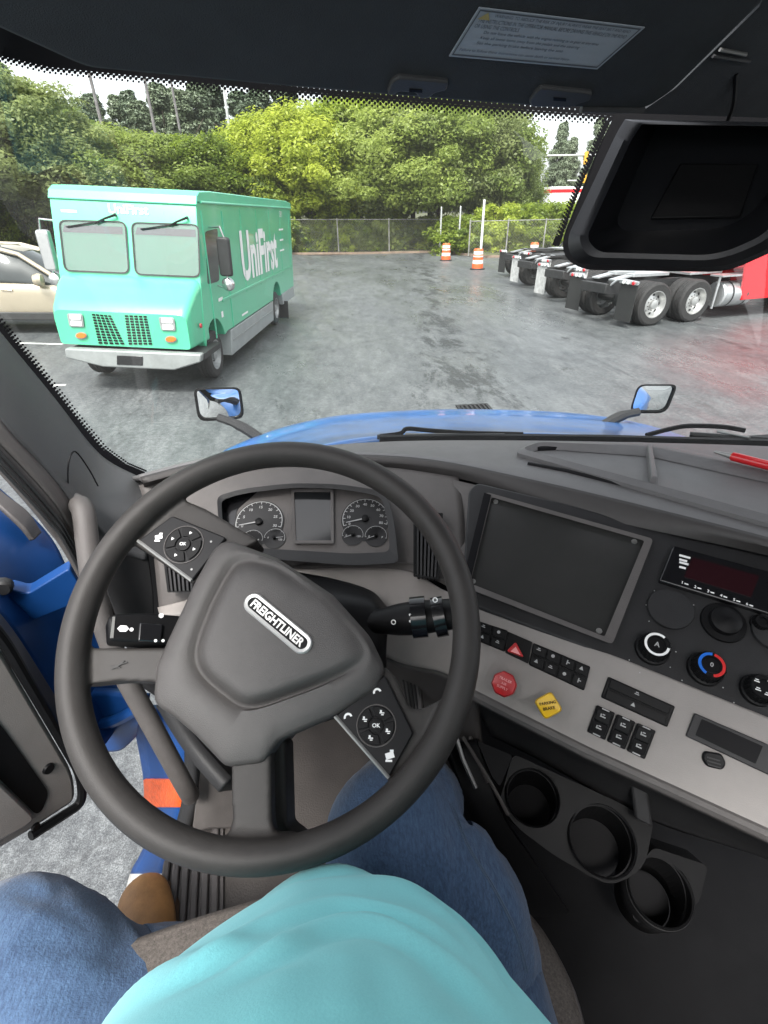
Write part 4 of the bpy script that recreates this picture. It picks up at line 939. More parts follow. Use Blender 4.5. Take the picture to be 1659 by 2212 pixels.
# ---- left pillar
go = [(-200, 470, .68), (0, 716, .80), (112, 852, .87), (215, 980, .92), (300, 1030, .94), (322, 1048, .94)]
gi = [(-200, 590, .62), (0, 790, .72), (110, 935, .78), (200, 1050, .83), (275, 1100, .86), (322, 1110, .88)]
gj = [(-200, 700, .60), (0, 905, .66), (115, 1030, .73), (190, 1110, .78), (250, 1180, .82), (318, 1210, .86)]
shell3('pillar', [P3(go), P3(gi), P3(gj)], M['pillar'], truck, .02)
pb = MB(); pb.tube(cr(P3([(152, 1080, .775), (147, 1050, .765), (148, 1000, .755), (162, 975, .765), (190, 1010, .79), (212, 1050, .81)]), 24), .0012, 5); pb.build('pillar_cap', M['frit'], truck)
lowp = [[(160, 1085, .79), (230, 1130, .82), (318, 1180, .87)], [(190, 1170, .80), (260, 1230, .84), (330, 1270, .88)], [(240, 1300, .83), (290, 1350, .86), (345, 1400, .90)], [(300, 1480, .9), (360, 1520, .92), (420, 1560, .94)]]
shell3('pillar_foot', [P3(r) for r in lowp], M['dark'], truck, .02)
# seals and door aperture strips
def strip(name, a, b, mt, th=.012): return shell3(name, [P3(a), P3(b)], mt, truck, th, n=(4, 24))
strip('aperture_trim', [(-60, 850, .64), (0, 905, .66), (115, 1035, .73), (165, 1100, .77)], [(-60, 900, .63), (0, 955, .655), (110, 1075, .72), (150, 1140, .755), (160, 1170, .77)], M['dash'])
strip('door_seal', [(-60, 905, .63), (0, 962, .655), (110, 1080, .72), (152, 1150, .755), (260, 1330, .86)], [(-60, 960, .64), (0, 1025, .665), (95, 1130, .72), (140, 1195, .76), (235, 1370, .86)], M['mat'])
for k in range(3):
    MB().tube(cr([P(0+u*0+k*0-60, 920+k*14, .63-.004), P(0, 978+k*16, .652), P(103, 1093+k*15, .716), P(150, 1160+k*14, .752), P(248-k*6, 1345+k*10, .855)], 24), .0028, 6).build('seal_rib', M['dark'], truck)
# ---- grab handle
MB().tube(cr([P(160, 1082, .775), P(180, 1105, .76), P(190, 1180, .755), P(207, 1290, .76), P(255, 1430, .80), P(330, 1570, .85), P(395, 1690, .90), P(412, 1720, .93)], 40), [.0135]*3+[.016]*37, 14).build('grab_handle', M['dash'], truck)
# ---- open driver door
door_rows = [[(-120, 1330, .66), (0, 1440, .70), (80, 1560, .76), (150, 1665, .84)], [(-120, 1500, .66), (0, 1560, .70), (70, 1650, .77), (152, 1700, .85)], [(-120, 1900, .72), (0, 1842, .76), (72, 1795, .81), (140, 1745, .86)]]
PD = Plane((0, 1400, .70), (150, 1690, .86), (0, 1830, .77))
dq = rp([(-260, 1150), (0, 1392), (163, 1672), (166, 1730), (66, 1796), (-260, 1990)], [0, 40, 30, 22, 30, 0], 5)
M['doortrim_lit'] = mat('door_trim_lit', (.20, .18, .168), .55, var=.08, vs=14, bump=.3, bs=900)  # dash plastic made paler: outdoor light put into the colour
drd = MB().pprism(PD, dq, -.05, 0); door = drd.build('driver_door', M['doortrim_lit'], truck, bevel=.008)
pq = rp([(-260, 1330), (0, 1562), (106, 1712), (92, 1750), (78, 1760), (60, 1742), (-260, 1430)], [0, 30, 14, 10, 10, 20, 0], 4)
MB().pprism(PD, pq, -.001, .002).build('door_pocket', M['black'], door, smooth=0)
pq = rp([(-260, 1440), (58, 1746), (78, 1766), (60, 1785), (-260, 1960)], [0, 20, 12, 20, 0], 4)
MB().pprism(PD, pq, 0, .012).build('pocket_lip', M['doortrim_lit'], door, bevel=.004)
MB().lathe([(.0095, 0), (.008, .004)], PD.pt(104, 1660, .0), PD.n, 16).build('door_plug', M['black'], door)
MB().lathe([(.007, 0), (.006, .004)], PD.pt(76, 1785, .0), PD.n, 16).build('door_plug', M['black'], door)
MB().tube([PD.pt(u, v, .0) for u, v in rp([(-260, 1130), (2, 1374), (176, 1672), (178, 1735), (66, 1806)], [0, 40, 30, 22, 0], 5)], .008, 8).build('door_gasket', M['black'], door)
shell3('door_frame', [P3([(-120, 1250, .76), (0, 1350, .78), (90, 1500, .85), (178, 1660, .92)]), P3([(-120, 1230, .82), (0, 1325, .84), (105, 1480, .90), (200, 1640, .96)])], M['mat'], door, .015)
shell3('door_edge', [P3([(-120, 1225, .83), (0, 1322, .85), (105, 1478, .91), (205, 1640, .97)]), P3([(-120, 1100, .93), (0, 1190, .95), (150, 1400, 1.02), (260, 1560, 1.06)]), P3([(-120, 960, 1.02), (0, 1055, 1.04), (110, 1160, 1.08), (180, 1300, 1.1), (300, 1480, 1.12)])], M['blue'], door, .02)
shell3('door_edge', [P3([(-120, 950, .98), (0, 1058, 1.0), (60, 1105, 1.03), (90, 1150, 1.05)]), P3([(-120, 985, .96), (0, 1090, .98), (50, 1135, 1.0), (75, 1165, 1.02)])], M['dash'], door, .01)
bk = MB(); bq_ = [(18, 1272), (60, 1283), (150, 1228), (172, 1262), (172, 1300), (60, 1345), (22, 1330)]
PB = Plane((20, 1280, .90), (165, 1240, .93), (60, 1345, .945)); bk.pprism(PB, rp(bq_, 10), -.03, 0); bk.build('door_hinge', M['blue'], door, bevel=.008)
MB().lathe([(.016, 0), (.016, .012), (.012, .016)], PB.pt(8, 1262, .0), PB.n, 12).build('hinge_bolt', M['chassis'], door)
MB().tube(cr(P3([(60, 1420, .93), (66, 1455, .93), (90, 1460, .94)]), 8), .01, 8).build('door_check', M['blue'], door)
# ---- front wing and step seen through the wheel
FLZ = 1.27
shell3('front_wing', [P3([(190, 1500, 1.02), (240, 1500, 1.0), (310, 1510, .98)]), P3([(200, 1570, 1.06), (250, 1565, 1.02), (300, 1560, 1.0)]), P3([(225, 1625, 1.1), (262, 1620, 1.08), (296, 1590, 1.06)])], M['blue'], truck, .02)
MB().tube(cr(P3([(205, 1566, 1.03), (250, 1556, 1.0), (300, 1530, .97)]), 10), .012, 8).build('wing_fold', M['blue'], truck)
sl_l = [(282, 1535, 1.10), (303, 1640, 1.16), (310, 1690, 1.18), (312, 1745, 1.2), (322, 1800, 1.2), (300, 1850, 1.21), (280, 1890, 1.22), (258, 1980, 1.22), (240, 2060, 1.22)]
def edge_in(v): return np.interp(v, [1500, 1690, 1750, 1890, 2060], [400, 396, 388, 350, 345])
def sidepiece(name, v0, v1, mt, par, lift=0):
    L_ = [q for q in cr(sl_l, 60) if v0-.5 <= q[1] <= v1+.5]
    rows = [[tuple(P(u+(edge_in(v)-u)*t, v, d+(1.07-d)*t-lift)) for (u, v, d) in L_] for t in (0, .5, 1)]
    return shell3(name, rows, mt, par, .02, n=(6, 24))
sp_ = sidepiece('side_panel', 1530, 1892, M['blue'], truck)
sidepiece('side_marker', 1680, 1745, M['orange'], sp_, .012)
st = sidepiece('step', 1888, 2062, M['step'], truck, .004)
for k in range(16):
    v = 1905+k*9.5; d_ = P(np.interp(v, [1890, 2060], [284, 246])+8+(k % 2)*7, v, 1.185)
    MB().lathe([(.0045, 0), (.004, .002)], d_, nrm(CAM-d_), 8).build('step_hole', M['frit'], st)
# ---- cab floor, rubber mat, kick panels
ed = [Zp(u, v, FLZ) for u, v in ((392, 1540), (396, 1690), (388, 1750), (350, 1890), (338, 1990), (330, 2060))]
flp = ed+[V(ed[-1][0], -.7, FLZ), V(1.5, -.7, FLZ), V(1.5, 1.05, FLZ), V(ed[0][0], 1.05, FLZ)]
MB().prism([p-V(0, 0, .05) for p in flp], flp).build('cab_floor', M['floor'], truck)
MB().box((.85, .1, FLZ+.006), (1.28, 1.7, .012)).build('floor_mat', M['black'], truck)  # passenger side mat; footwell shade put into its near-black colour
mt_ = [Zp(u, v, FLZ+.008) for u, v in ((352, 1868), (482, 1780), (482, 2000), (335, 2010))]
fm_ = MB().prism([p-V(0, 0, .006) for p in mt_], mt_).build('floor_mat', M['mat'], truck)
for k in range(6):
    s = .08+k*.16
    a, b_ = mt_[0]+(mt_[1]-mt_[0])*s, mt_[3]+(mt_[2]-mt_[3])*s; d = nrm(b_-a)
    MB().box((a+b_)/2+V(0, 0, .004), (np.linalg.norm(b_-a), .013, .010), (d, np.cross(V(0, 0, 1), d), V(0, 0, 1))).build('mat_rib', M['mat'], fm_, bevel=.003)
shell3('sill_seal', [P3([(400, 1560, .985), (396, 1690, .985), (388, 1750, .985), (352, 1880, .985)]), P3([(432, 1560, .965), (424, 1690, .965), (414, 1750, .965), (372, 1880, .965)])], M['dark'], truck, .015, n=(4, 20))
shell3('kick_panel', [P3([(430, 1560, .97), (425, 1700, .97), (415, 1800, .97)]), P3([(470, 1560, .98), (468, 1690, .98), (460, 1790, .98)]), P3([(540, 1540, 1.02), (540, 1660, 1.03), (540, 1790, 1.02)])], M['dash'], truck, .015)
MB().box((.45, 1.06, 1.52), (1.9, .04, .66)).build('firewall', M['black'], truck)
pe = MB().pprism(Plane((870, 1440, .85), (905, 1540, .82), (940, 1440, .83)), rp([(862, 1445), (900, 1440), (915, 1540), (880, 1545)], 5), -.012, 0); pe = pe.build('pedal', M['mat'], truck, bevel=.003)
for k in range(5):
    MB().tube([P(868+k*8, 1450, .838), P(882+k*7, 1538, .822)], .0016, 5).build('pedal_rib', M['dark'], pe)

# ---- dashboard top with lip
ZT = 1.962
cow = [(285, 1030), (420, 992), (560, 976), (800, 956), (1000, 951), (1300, 954), (1659, 964), (2000, 985)]
lip = [(307, 1034), (430, 1003), (560, 987), (743, 985), (940, 998), (1157, 1043), (1373, 1095), (1659, 1168), (2000, 1262)]
lpb = [(312, 1052), (435, 1026), (565, 1010), (813, 1012), (976, 1031), (1130, 1072), (1350, 1132), (1659, 1200), (2000, 1292)]
cr2 = lambda c, n: cr(c, n)
Cc, Ll, Lb = cr2(cow, 60), cr2(lip, 60), cr2(lpb, 60)
rows = []
C3 = np.array([Zp(u, v, 1.945) for u, v in Cc]); L3 = np.array([Zp(u, v, ZT) for u, v in Ll])
B3 = np.array([Zp(u, v, ZT-.026) for u, v in Lb])
Cf = np.array([c+V(0, .12, -.05) for c in C3])
tdir = np.array([nrm(l-c)*V(1, 1, 0) for c, l in zip(C3, L3)])
rows = [Cf, C3, C3*.7+L3*.3, C3*.3+L3*.7, L3-tdir*.022, L3-tdir*.012-V(0, 0, .0015), L3-tdir*.012-V(0, 0, .012)]
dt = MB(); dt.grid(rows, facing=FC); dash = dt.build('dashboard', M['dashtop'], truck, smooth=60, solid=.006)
M['lip'] = mat('dash_lip_shaded', (.034, .031, .030), .55, var=.1, vs=25, bump=.3, bs=900)  # dash plastic darkened: shade on the lip's front put into the colour
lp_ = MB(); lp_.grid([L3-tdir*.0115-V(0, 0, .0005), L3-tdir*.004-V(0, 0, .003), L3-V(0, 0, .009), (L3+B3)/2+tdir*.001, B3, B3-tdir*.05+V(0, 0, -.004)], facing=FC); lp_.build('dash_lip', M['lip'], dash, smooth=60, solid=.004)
# black cowl gap and wipers
MB().tube([P(u, v, d) for u, v, d in ((820, 951, 1.14), (1000, 947, 1.16), (1300, 950, 1.15), (1659, 960, 1.08), (1900, 975, 1.03))], .012, 6).build('cowl', M['frit'], truck)
for q in ([(1130, 938, 1.2), (1010, 935, 1.22), (930, 930, 1.23), (880, 926, 1.24), (865, 936, 1.24), (820, 942, 1.24)], [(1396, 940, 1.2), (1450, 926, 1.2), (1490, 920, 1.19), (1560, 922, 1.17), (1610, 930, 1.15)]):
    wp3 = MB(); wp3.tube(cr(P3(q), 24), .0055, 6); wq = wp3.build('wiper', M['frit'], truck)
    a, b_ = ((815, 944, 1.23), (1170, 946, 1.2)) if q[0][0] == 1130 else ((1490, 938, 1.16), (1700, 952, 1.08))
    MB().tube([P(*a), P(*b_)], .006, 6).build('wiper_blade', M['chassis'], wq)
    MB().tube([P(a[0]+60, a[1]-6, a[2]), P(b_[0]-80, b_[1]-7, b_[2])], .003, 6).build('wiper_bridge', M['silver'], wq)
# tray on the dashboard
from mathutils.bvhtree import BVHTree
class Surf:                                                       # points lying on a built sheet
    def __init__(s_, mb): s_.b = BVHTree.FromPolygons([Vector(q) for q in mb.v], mb.f)
    def pt(s_, u, v, h=0.0):
        r = nrm(ray(u, v)); lo_, no, _, _ = s_.b.ray_cast(Vector(CAM), Vector(r))
        if lo_ is None: return Zp(u, v, 1.955)
        no = np.array(no); no = no if no @ (CAM-np.array(lo_)) > 0 else -no
        return np.array(lo_)+no*h
    def pts(s_, q, h=0.0): return [s_.pt(u, v, h) for u, v in q]
DS = Surf(dt); PTR = DS
def dens(q, k=8): 
    o = []
    for i in range(len(q)):
        a, b = np.array(q[i]), np.array(q[(i+1) % len(q)])
        n_ = max(1, int(np.linalg.norm(b-a)/40)); o += [tuple(a+(b-a)*t/n_) for t in range(n_)]
    return o
to = rp([(1110, 984), (1150, 963), (1399, 962), (1760, 1040), (1760, 1170)], [14, 14, 30, 0, 0], 5)
cxy = np.array([1480, 1040])
def shr(q, a): 
    c = np.array([1500., 1040.]); return [tuple(np.array(k)+nrm(c-np.array(k))*a) for k in q]
to = dens(to)
ti = [(u+(1440-u)*.045, v+((985+(u-1150)*.19)-v)*.22) for u, v in to]
tf = [(u+(1440-u)*.075, v+((985+(u-1150)*.19)-v)*.36) for u, v in to]
tm = MB(); tm.grid([PTR.pts(to, .0003), PTR.pts(to, .007), PTR.pts(ti, .013), PTR.pts(tf, .0012)], closed=True, facing=None)
tr_ = tm.build('dash_tray', M['dashtop'], dash, smooth=40)
dvd = MB()
dvd.prism([DS.pt(u, v, .001) for u, v in ((1394, 978), (1407, 978), (1419, 1050), (1401, 1050))], [DS.pt(u, v, .014) for u, v in ((1395, 974), (1405, 974), (1416, 1046), (1403, 1046))]); dvd.build('tray_divider', M['dashtop'], dash, bevel=.002)
MB().tube([DS.pt(u, v, .0012) for u, v in ((1140, 1003), (1220, 1018), (1300, 1038), (1375, 1057), (1450, 1075), (1550, 1100), (1740, 1148))], .0036, 6).build('tray_groove', M['frit'], dash)
MB().tube([DS.pt(u, v, .0012) for u, v in ((1160, 972), (1220, 970), (1300, 970), (1395, 971), (1480, 990), (1570, 1012), (1740, 1050))], .006, 6).build('tray_groove', M['frit'], dash)

# ---- instrument cluster
PC = Plane((470, 1066, .87), (860, 1215, .80), (835, 1060, .865))
sur = [[(300, 1048, .90), (430, 1022, .925), (565, 1006, .945), (813, 1008, .93), (990, 1030, .90)], [(325, 1130, .885), (450, 1080, .89), (640, 1075, .89), (850, 1080, .88), (1000, 1100, .86)],
       [(335, 1230, .85), (450, 1200, .835), (640, 1225, .835), (870, 1220, .825), (1010, 1240, .80)], [(345, 1330, .85), (450, 1310, .83), (640, 1240, .835), (880, 1236, .825), (1030, 1300, .78)]]
shell3('dash_face', [P3(r) for r in sur], M['dash'], truck, .015)
co_ = rp([(468, 1072), (520, 1056), (631, 1043), (740, 1046), (834, 1062), (852, 1130), (861, 1216), (760, 1222), (560, 1205), (477, 1192)], [14, 30, 40, 40, 20, 20, 14, 30, 30, 14], 4)
ci_ = rp([(478, 1080), (525, 1066), (631, 1053), (738, 1056), (824, 1072), (838, 1130), (842, 1192), (760, 1196), (560, 1184), (484, 1180)], [12, 28, 36, 36, 18, 18, 14, 28, 28, 12], 4)
cm = MB(); cm.grid([PC.pts(co_, -.02), PC.pts(co_, .016), PC.pts(ci_, .012), PC.pts(ci_, -.012)], closed=True); clu = cm.build('instrument_cluster', M['dark'], truck, smooth=30)
MB().poly(PC.pts(ci_, -.011), facing=FC).build('cluster_face', M['dash'], clu, smooth=0)
MB().pprism(PC, rp([(474, 1086), (520, 1064), (560, 1058), (512, 1100), (500, 1170), (480, 1178)], 8), -.011, -.0095).build('cluster_shade', M['gloss'], clu, smooth=0)
sq = rp([(628, 1056), (720, 1056), (721, 1174), (633, 1174)], 4); sqi = rp([(635, 1063), (714, 1063), (715, 1167), (639, 1167)], 2)
sm = MB(); sm.grid([PC.pts(sq, -.011), PC.pts(sq, -.004), PC.pts(sqi, -.005), PC.pts(sqi, -.009)], closed=True); sm.build('display_bezel', M['dash'], clu, smooth=30)
MB().poly(PC.pts(sqi, -.008), facing=FC).build('display', M['lcd'], clu, smooth=0)
cxd = nrm(PC.pt(700, 1120)-PC.pt(640, 1116)); cyd = nrm(np.cross(PC.n, cxd))
def gauge(u, v, r, a0, a1, ticks, nums, na, small=False):
    px = np.linalg.norm(PC.pt(u+10, v)-PC.pt(u-10, v))/20; o = PC.pt(u, v, -.009); rr_ = r*px
    g_ = MB(); g_.lathe([(rr_*1.06, 0), (rr_*1.06, .0006)], o-PC.n*.001, PC.n, 40); go_ = g_.build('gauge', M['dark'] if not small else M['dark'], clu, smooth=0)
    k = MB()
    def pp(rad, a, h=.0012): return o+PC.n*h+cxd*rad*math.cos(a)+cyd*rad*math.sin(a)
    A = np.linspace(R(a0), R(a1), 49); k.grid([[pp(rr_*1.0, a) for a in A], [pp(rr_*.965, a) for a in A]], facing=FC)
    for i in range(ticks+1):
        a = R(a0+(a1-a0)*i/ticks); wd = .018 if i % 2 == 0 else .010; l = .86 if i % 2 == 0 else .91
        k.poly([pp(rr_, a-wd), pp(rr_, a+wd), pp(rr_*l, a+wd), pp(rr_*l, a-wd)], facing=FC)
    for i, s_ in enumerate(nums):
        a = R(a0+(a1-a0)*i/(len(nums)-1)); k.text(s_, pp(rr_*(.72 if not small else .6), a), cxd, cyd, height=rr_*(.13 if not small else .2), bold=.02)
    k.build('gauge_scale', M['mark'], clu, smooth=0)
    nd = MB(); a = R(na); t_ = V(*(-cxd*math.sin(a)+cyd*math.cos(a)))
    nd.prism([pp(-rr_*.1, a, .002)+t_*rr_*.03, pp(rr_*.85, a, .002)+t_*rr_*.012, pp(rr_*.85, a, .002)-t_*rr_*.012, pp(-rr_*.1, a, .002)-t_*rr_*.03], [pp(-rr_*.1, a, .003)+t_*rr_*.03, pp(rr_*.85, a, .003)+t_*rr_*.012, pp(rr_*.85, a, .003)-t_*rr_*.012, pp(-rr_*.1, a, .003)-t_*rr_*.03]); nd.build('needle', M['mark'], clu, smooth=0)
    MB().lathe([(rr_*.16, 0), (rr_*.15, .005), (rr_*.1, .006)], o, PC.n, 16).build('needle_hub', M['black'], clu)
gauge(560, 1128, 51, 200, -10, 16, ['0', '5', '10', '15', '20', '25', '30'], 196)
gauge(789, 1121, 50, 205, -12, 20, ['0', '10', '20', '30', '40', '50', '60', '70', '80'], 198)
gauge(545, 1166, 23, 170, 0, 6, ['E', 'F'], 150, True); gauge(593, 1163, 23, 180, -10, 6, ['0', '150'], 12, True)
gauge(762, 1156, 23, 190, -10, 6, ['0', '150'], 205, True); gauge(812, 1158, 24, 190, -10, 6, ['E', 'F'], 205, True)
# right and left air vents
def vent(pl, q, slats, name='air_vent'):
    o_ = rp(q, 3); cx, cy = np.mean(q, axis=0); i_ = rp([(cx+(u-cx)*.84, cy+(v-cy)*.93) for u, v in q], 2)
    mb = MB(); mb.grid([pl.pts(o_, -.01), pl.pts(o_, .004), pl.pts(i_, .004), pl.pts(i_, -.02)], closed=True); mb.poly(pl.pts(i_, -.02), facing=FC)
    vo_ = mb.build(name, M['black'], truck, smooth=30)
    ii = [(cx+(u-cx)*.84, cy+(v-cy)*.93) for u, v in q]
    for k in range(slats):
        s = (k+.5)/slats; a, b_ = bilin(ii, s, 0), bilin(ii, s, 1)
        MB().pprism(pl, [(a[0]-2.2, a[1]), (a[0]+2.2, a[1]), (b_[0]+2.2, b_[1]), (b_[0]-2.2, b_[1])], -.018, .001).build('vent_slat', M['dark'], vo_)
PVN = Plane((895, 1105, .842), (960, 1110, .83), (900, 1252, .785))
vent(PVN, [(893, 1108), (957, 1108), (948, 1252), (893, 1246)], 6)
PVL = Plane((330, 1200, .815), (420, 1200, .805), (345, 1330, .80))
vent(PVL, [(352, 1205), (420, 1205), (424, 1278), (362, 1280)], 6)
# warm grey panel below the cluster
bg_ = [[(340, 1312, .84), (420, 1290, .825), (560, 1232, .83), (650, 1228, .83), (865, 1231, .815), (958, 1274, .79), (1032, 1306, .745)],
       [(345, 1330, .825), (440, 1320, .81), (560, 1290, .81), (680, 1290, .81), (880, 1320, .785), (985, 1380, .74), (1030, 1420, .715)],
       [(350, 1345, .83), (450, 1345, .82), (580, 1350, .81), (720, 1370, .80), (860, 1430, .77), (955, 1452, .735), (1022, 1492, .70)]]
shell3('lower_trim', [P3(r) for r in bg_], M['beige'], truck, .012)
shell3('knee_panel', [P3([(350, 1348, .835), (580, 1355, .82), (720, 1375, .81), (860, 1436, .785), (955, 1458, .75), (1022, 1498, .715)]), P3([(400, 1420, .90), (580, 1430, .88), (720, 1450, .87), (860, 1480, .86), (960, 1520, .83), (1030, 1560, .80)]), P3([(430, 1560, 1.0), (580, 1540, .98), (720, 1540, .97), (860, 1540, .95), (960, 1600, .9), (1040, 1640, .86)])], M['dash'], truck, .012)

# ---- centre stack
PS = Plane((1048, 1064, .83), (1410, 1166, .74), (1321, 1388, .675))
cs_ = MB().pprism(PS, rp([(1000, 1245), (1012, 1060), (1030, 1042), (1240, 1092), (1460, 1156), (1800, 1230), (1800, 1620), (1660, 1556), (1320, 1420), (1030, 1312)], [6, 10, 10, 30, 30, 0, 0, 20, 20, 10]), -.05, -.004)
stack = cs_.build('centre_stack', M['dark'], truck, bevel=.003)
fo = rp([(1048, 1062), (1412, 1164), (1323, 1392), (1003, 1268)], 10); fi = rp([(1062, 1074), (1392, 1168), (1306, 1375), (1016, 1260)], 5)
fm = MB(); fm.grid([PS.pts(fo, -.004), PS.pts(fo, .010), PS.pts(fi, .009), PS.pts(fi, -.002)], closed=True); fm.build('panel_frame', M['dash'], stack, smooth=30)
MB().pprism(PS, fi, -.004, .001).build('blank_panel', M['screen'], stack, smooth=0)
for (u, v) in ((1071, 1084), (1370, 1170), (1294, 1363), (1022, 1256)):
    sc = MB().lathe([(.0042, 0), (.0038, .0015), (.0015, .0015), (.0015, .0006)], PS.pt(u, v, .001), PS.n, 12); sc.build('panel_screw', M['silver'], stack)
MB().pprism(PS, [(1046, 1064), (1061, 1069), (1014, 1262), (999, 1256)], .004, .0108).build('panel_gap_shade', M['frit'], stack, smooth=0)  # black strip standing in for the shadow beside the blank panel
sxd = nrm(PS.pt(1380, 1180)-PS.pt(1080, 1094)); syd = nrm(np.cross(PS.n, sxd))
# radio
rq = rp([(1455, 1178), (1800, 1272), (1780, 1362), (1424, 1254)], 5); ra = MB().pprism(PS, rq, -.004, .006).build('radio', M['gloss'], stack, bevel=.002)
rg = MB()
for k, (v, wd) in enumerate(((1197, 24), (1206, 17), (1212, 20), (1222, 14))):
    rg.pprism(PS, [(1468, v), (1468+wd, v+wd*.27), (1467+wd, v+wd*.27+4), (1467, v+4)], .006, .0065)
for k in range(6):
    u = 1474+k*28; v = 1258+k*9.3; rg.text(str(k+1), PS.pt(u, v, .0066), sxd, syd, height=.0042, bold=.02); rg.pprism(PS, [(u+5, v+1), (u+13, v+3.4), (u+13, v+6), (u+5, v+3.6)], .006, .0065)
rg.build('radio_print', M['white'], stack, smooth=0)
M['reddisp'] = mat('radio_window', (.02, .006, .008), .1)
MB().pprism(PS, [(1496, 1204), (1640, 1244), (1622, 1290), (1478, 1246)], .005, .0064).build('radio_window', M['reddisp'], stack, smooth=0)
def knob(u, v, r, h, ringmt=None, par=stack, name='rotary_knob', pl=PS, mt='black', grip=True):
    px = np.linalg.norm(pl.pt(u+10, v)-pl.pt(u-10, v))/20; o = pl.pt(u, v, -.003); rr_ = r*px*.92
    k = MB().lathe([(rr_*1.12, 0), (rr_*1.10, h*.25), (rr_*.96, h*.3), (rr_*.88, h*.92), (rr_*.82, h), (rr_*.55, h), (rr_*.5, h-.002), (.0003, h-.002)], o, pl.n, 36, True, False)
    k.build(name, M[mt], par, smooth=40)
    if grip:
        gk = MB(); a = nrm(np.cross(pl.n, V(0, 0, 1))); b = np.cross(pl.n, a)
        for i in range(20):
            th = 2*math.pi*i/20; d = a*math.cos(th)+b*math.sin(th); gk.tube([o+d*rr_*.97+pl.n*h*.3, o+d*rr_*.89+pl.n*h*.9], rr_*.05, 5)
        gk.build('knob_grip', M[mt], par)
    return o+pl.n*(h+.0004), rr_
def arc(o, r0, r1, a0, a1, mt, name, n=30, par=stack, xd=sxd, yd=syd):
    A = np.linspace(R(a0), R(a1), n); MB().grid([[o+xd*r*math.cos(a)+yd*r*math.sin(a) for a in A] for r in (r0, r1)], facing=FC).build(name, M[mt], par, smooth=0)
o, r_ = knob(1640, 1348, 20, .012, name='radio_knob')
# round blanking covers
for (u, v, r) in ((1447, 1316, 50), (1562, 1345, 34), (1668, 1365, 46)):
    px = np.linalg.norm(PS.pt(u+10, v)-PS.pt(u-10, v))/20; o = PS.pt(u, v, -.003)
    if r == 34: MB().lathe([(r*px*1.45, 0), (r*px*1.4, .003), (r*px*1.0, .004), (r*px*.95, .012), (r*px*.6, .016), (.001, .017)], o, PS.n, 36, True, False).build('blank_cover', M['black'], stack)
    else: MB().lathe([(r*px, 0), (r*px*.97, .004), (.001, .0045)], o, PS.n, 36, True, False).build('blank_cover', M['dark'], stack)
o, r_ = knob(1408, 1403, 36, .024); arc(o, r_*.80, r_*.64, 60, 360, 'white', 'knob_ring', 40)
tx = MB().text('A', o, sxd, syd, height=r_*.35, bold=.02); tx.build('knob_print', M['mark'], stack, smooth=0)
o, r_ = knob(1522, 1446, 38, .024); arc(o, r_*.80, r_*.62, 95, 250, 'ringblue', 'knob_ring'); arc(o, r_*.80, r_*.62, 85, -75, 'ringred', 'knob_ring')
MB().text('0', o, sxd, syd, height=r_*.3, bold=.02).build('knob_print', M['mark'], stack, smooth=0)
o, r_ = knob(1634, 1492, 36, .022)
mk_ = MB()
for k in range(5):
    a = R(160+k*65); c = o+sxd*r_*.55*math.cos(a)+syd*r_*.55*math.sin(a)-PS.n*.0008
    mk_.box(c+PS.n*.001, (r_*.34, r_*.07, .0004), (sxd, syd, PS.n)); mk_.box(c+syd*r_*.14+PS.n*.001, (r_*.22, r_*.06, .0004), (sxd, syd, PS.n))
mk_.build('knob_print', M['white'], stack, smooth=0)
dots = MB()
for (cu, cv, n) in ((1408, 1408, 5), (1522, 1452, 4), (1634, 1500, 3), (1447, 1316, 7)):
    for k in range(n):
        a = R(200+k*40) if cu != 1447 else R(-30+k*40); rd = 52
        dots.lathe([(.0009, 0), (.0009, .0004)], PS.pt(cu+rd*math.cos(a), cv-rd*math.sin(a), -.0035), PS.n, 6)
dots.build('dial_dots', M['mark'], stack, smooth=0)
# narrow grey panel between vent and screen
shell3('side_trim', [P3([(978, 1036, .895), (974, 1130, .86), (968, 1245, .80)]), P3([(1030, 1048, .875), (1018, 1140, .84), (1000, 1250, .785)])], M['dash'], truck, .01, n=(6, 16))

# ---- warm grey switch panel
PT = Plane((1029, 1309, .742), (1659, 1552, .60), (1020, 1491, .70))
tq = rp([(1022, 1304), (1320, 1412), (1660, 1549), (1800, 1606), (1800, 1866), (1659, 1796), (1272, 1620), (1110, 1540), (1016, 1492)], [8, 20, 20, 0, 0, 20, 20, 20, 14])
sp = MB().pprism(PT, tq, -.02, 0).build('switch_panel', M['beige'], truck, bevel=.006, seg=3)
xd = nrm(PT.pt(1459, 1524)-PT.pt(1312, 1461)); yd = nrm(np.cross(PT.n, xd))
MB().tube([PT.pt(u, v, -.006) for u, v in ((1016, 1496), (1110, 1544), (1272, 1625), (1450, 1706), (1659, 1802), (1800, 1870))], .009, 10).build('panel_lip', M['dash'], sp)
def glyph(mb, pl, u, v, s, kind):
    o = pl; 
    def q(pts, h): mb.pprism(pl, [(u+a*s+b*s*.0, v+b*s+a*s*.42) for a, b in pts], h, h+.0004)
    return q
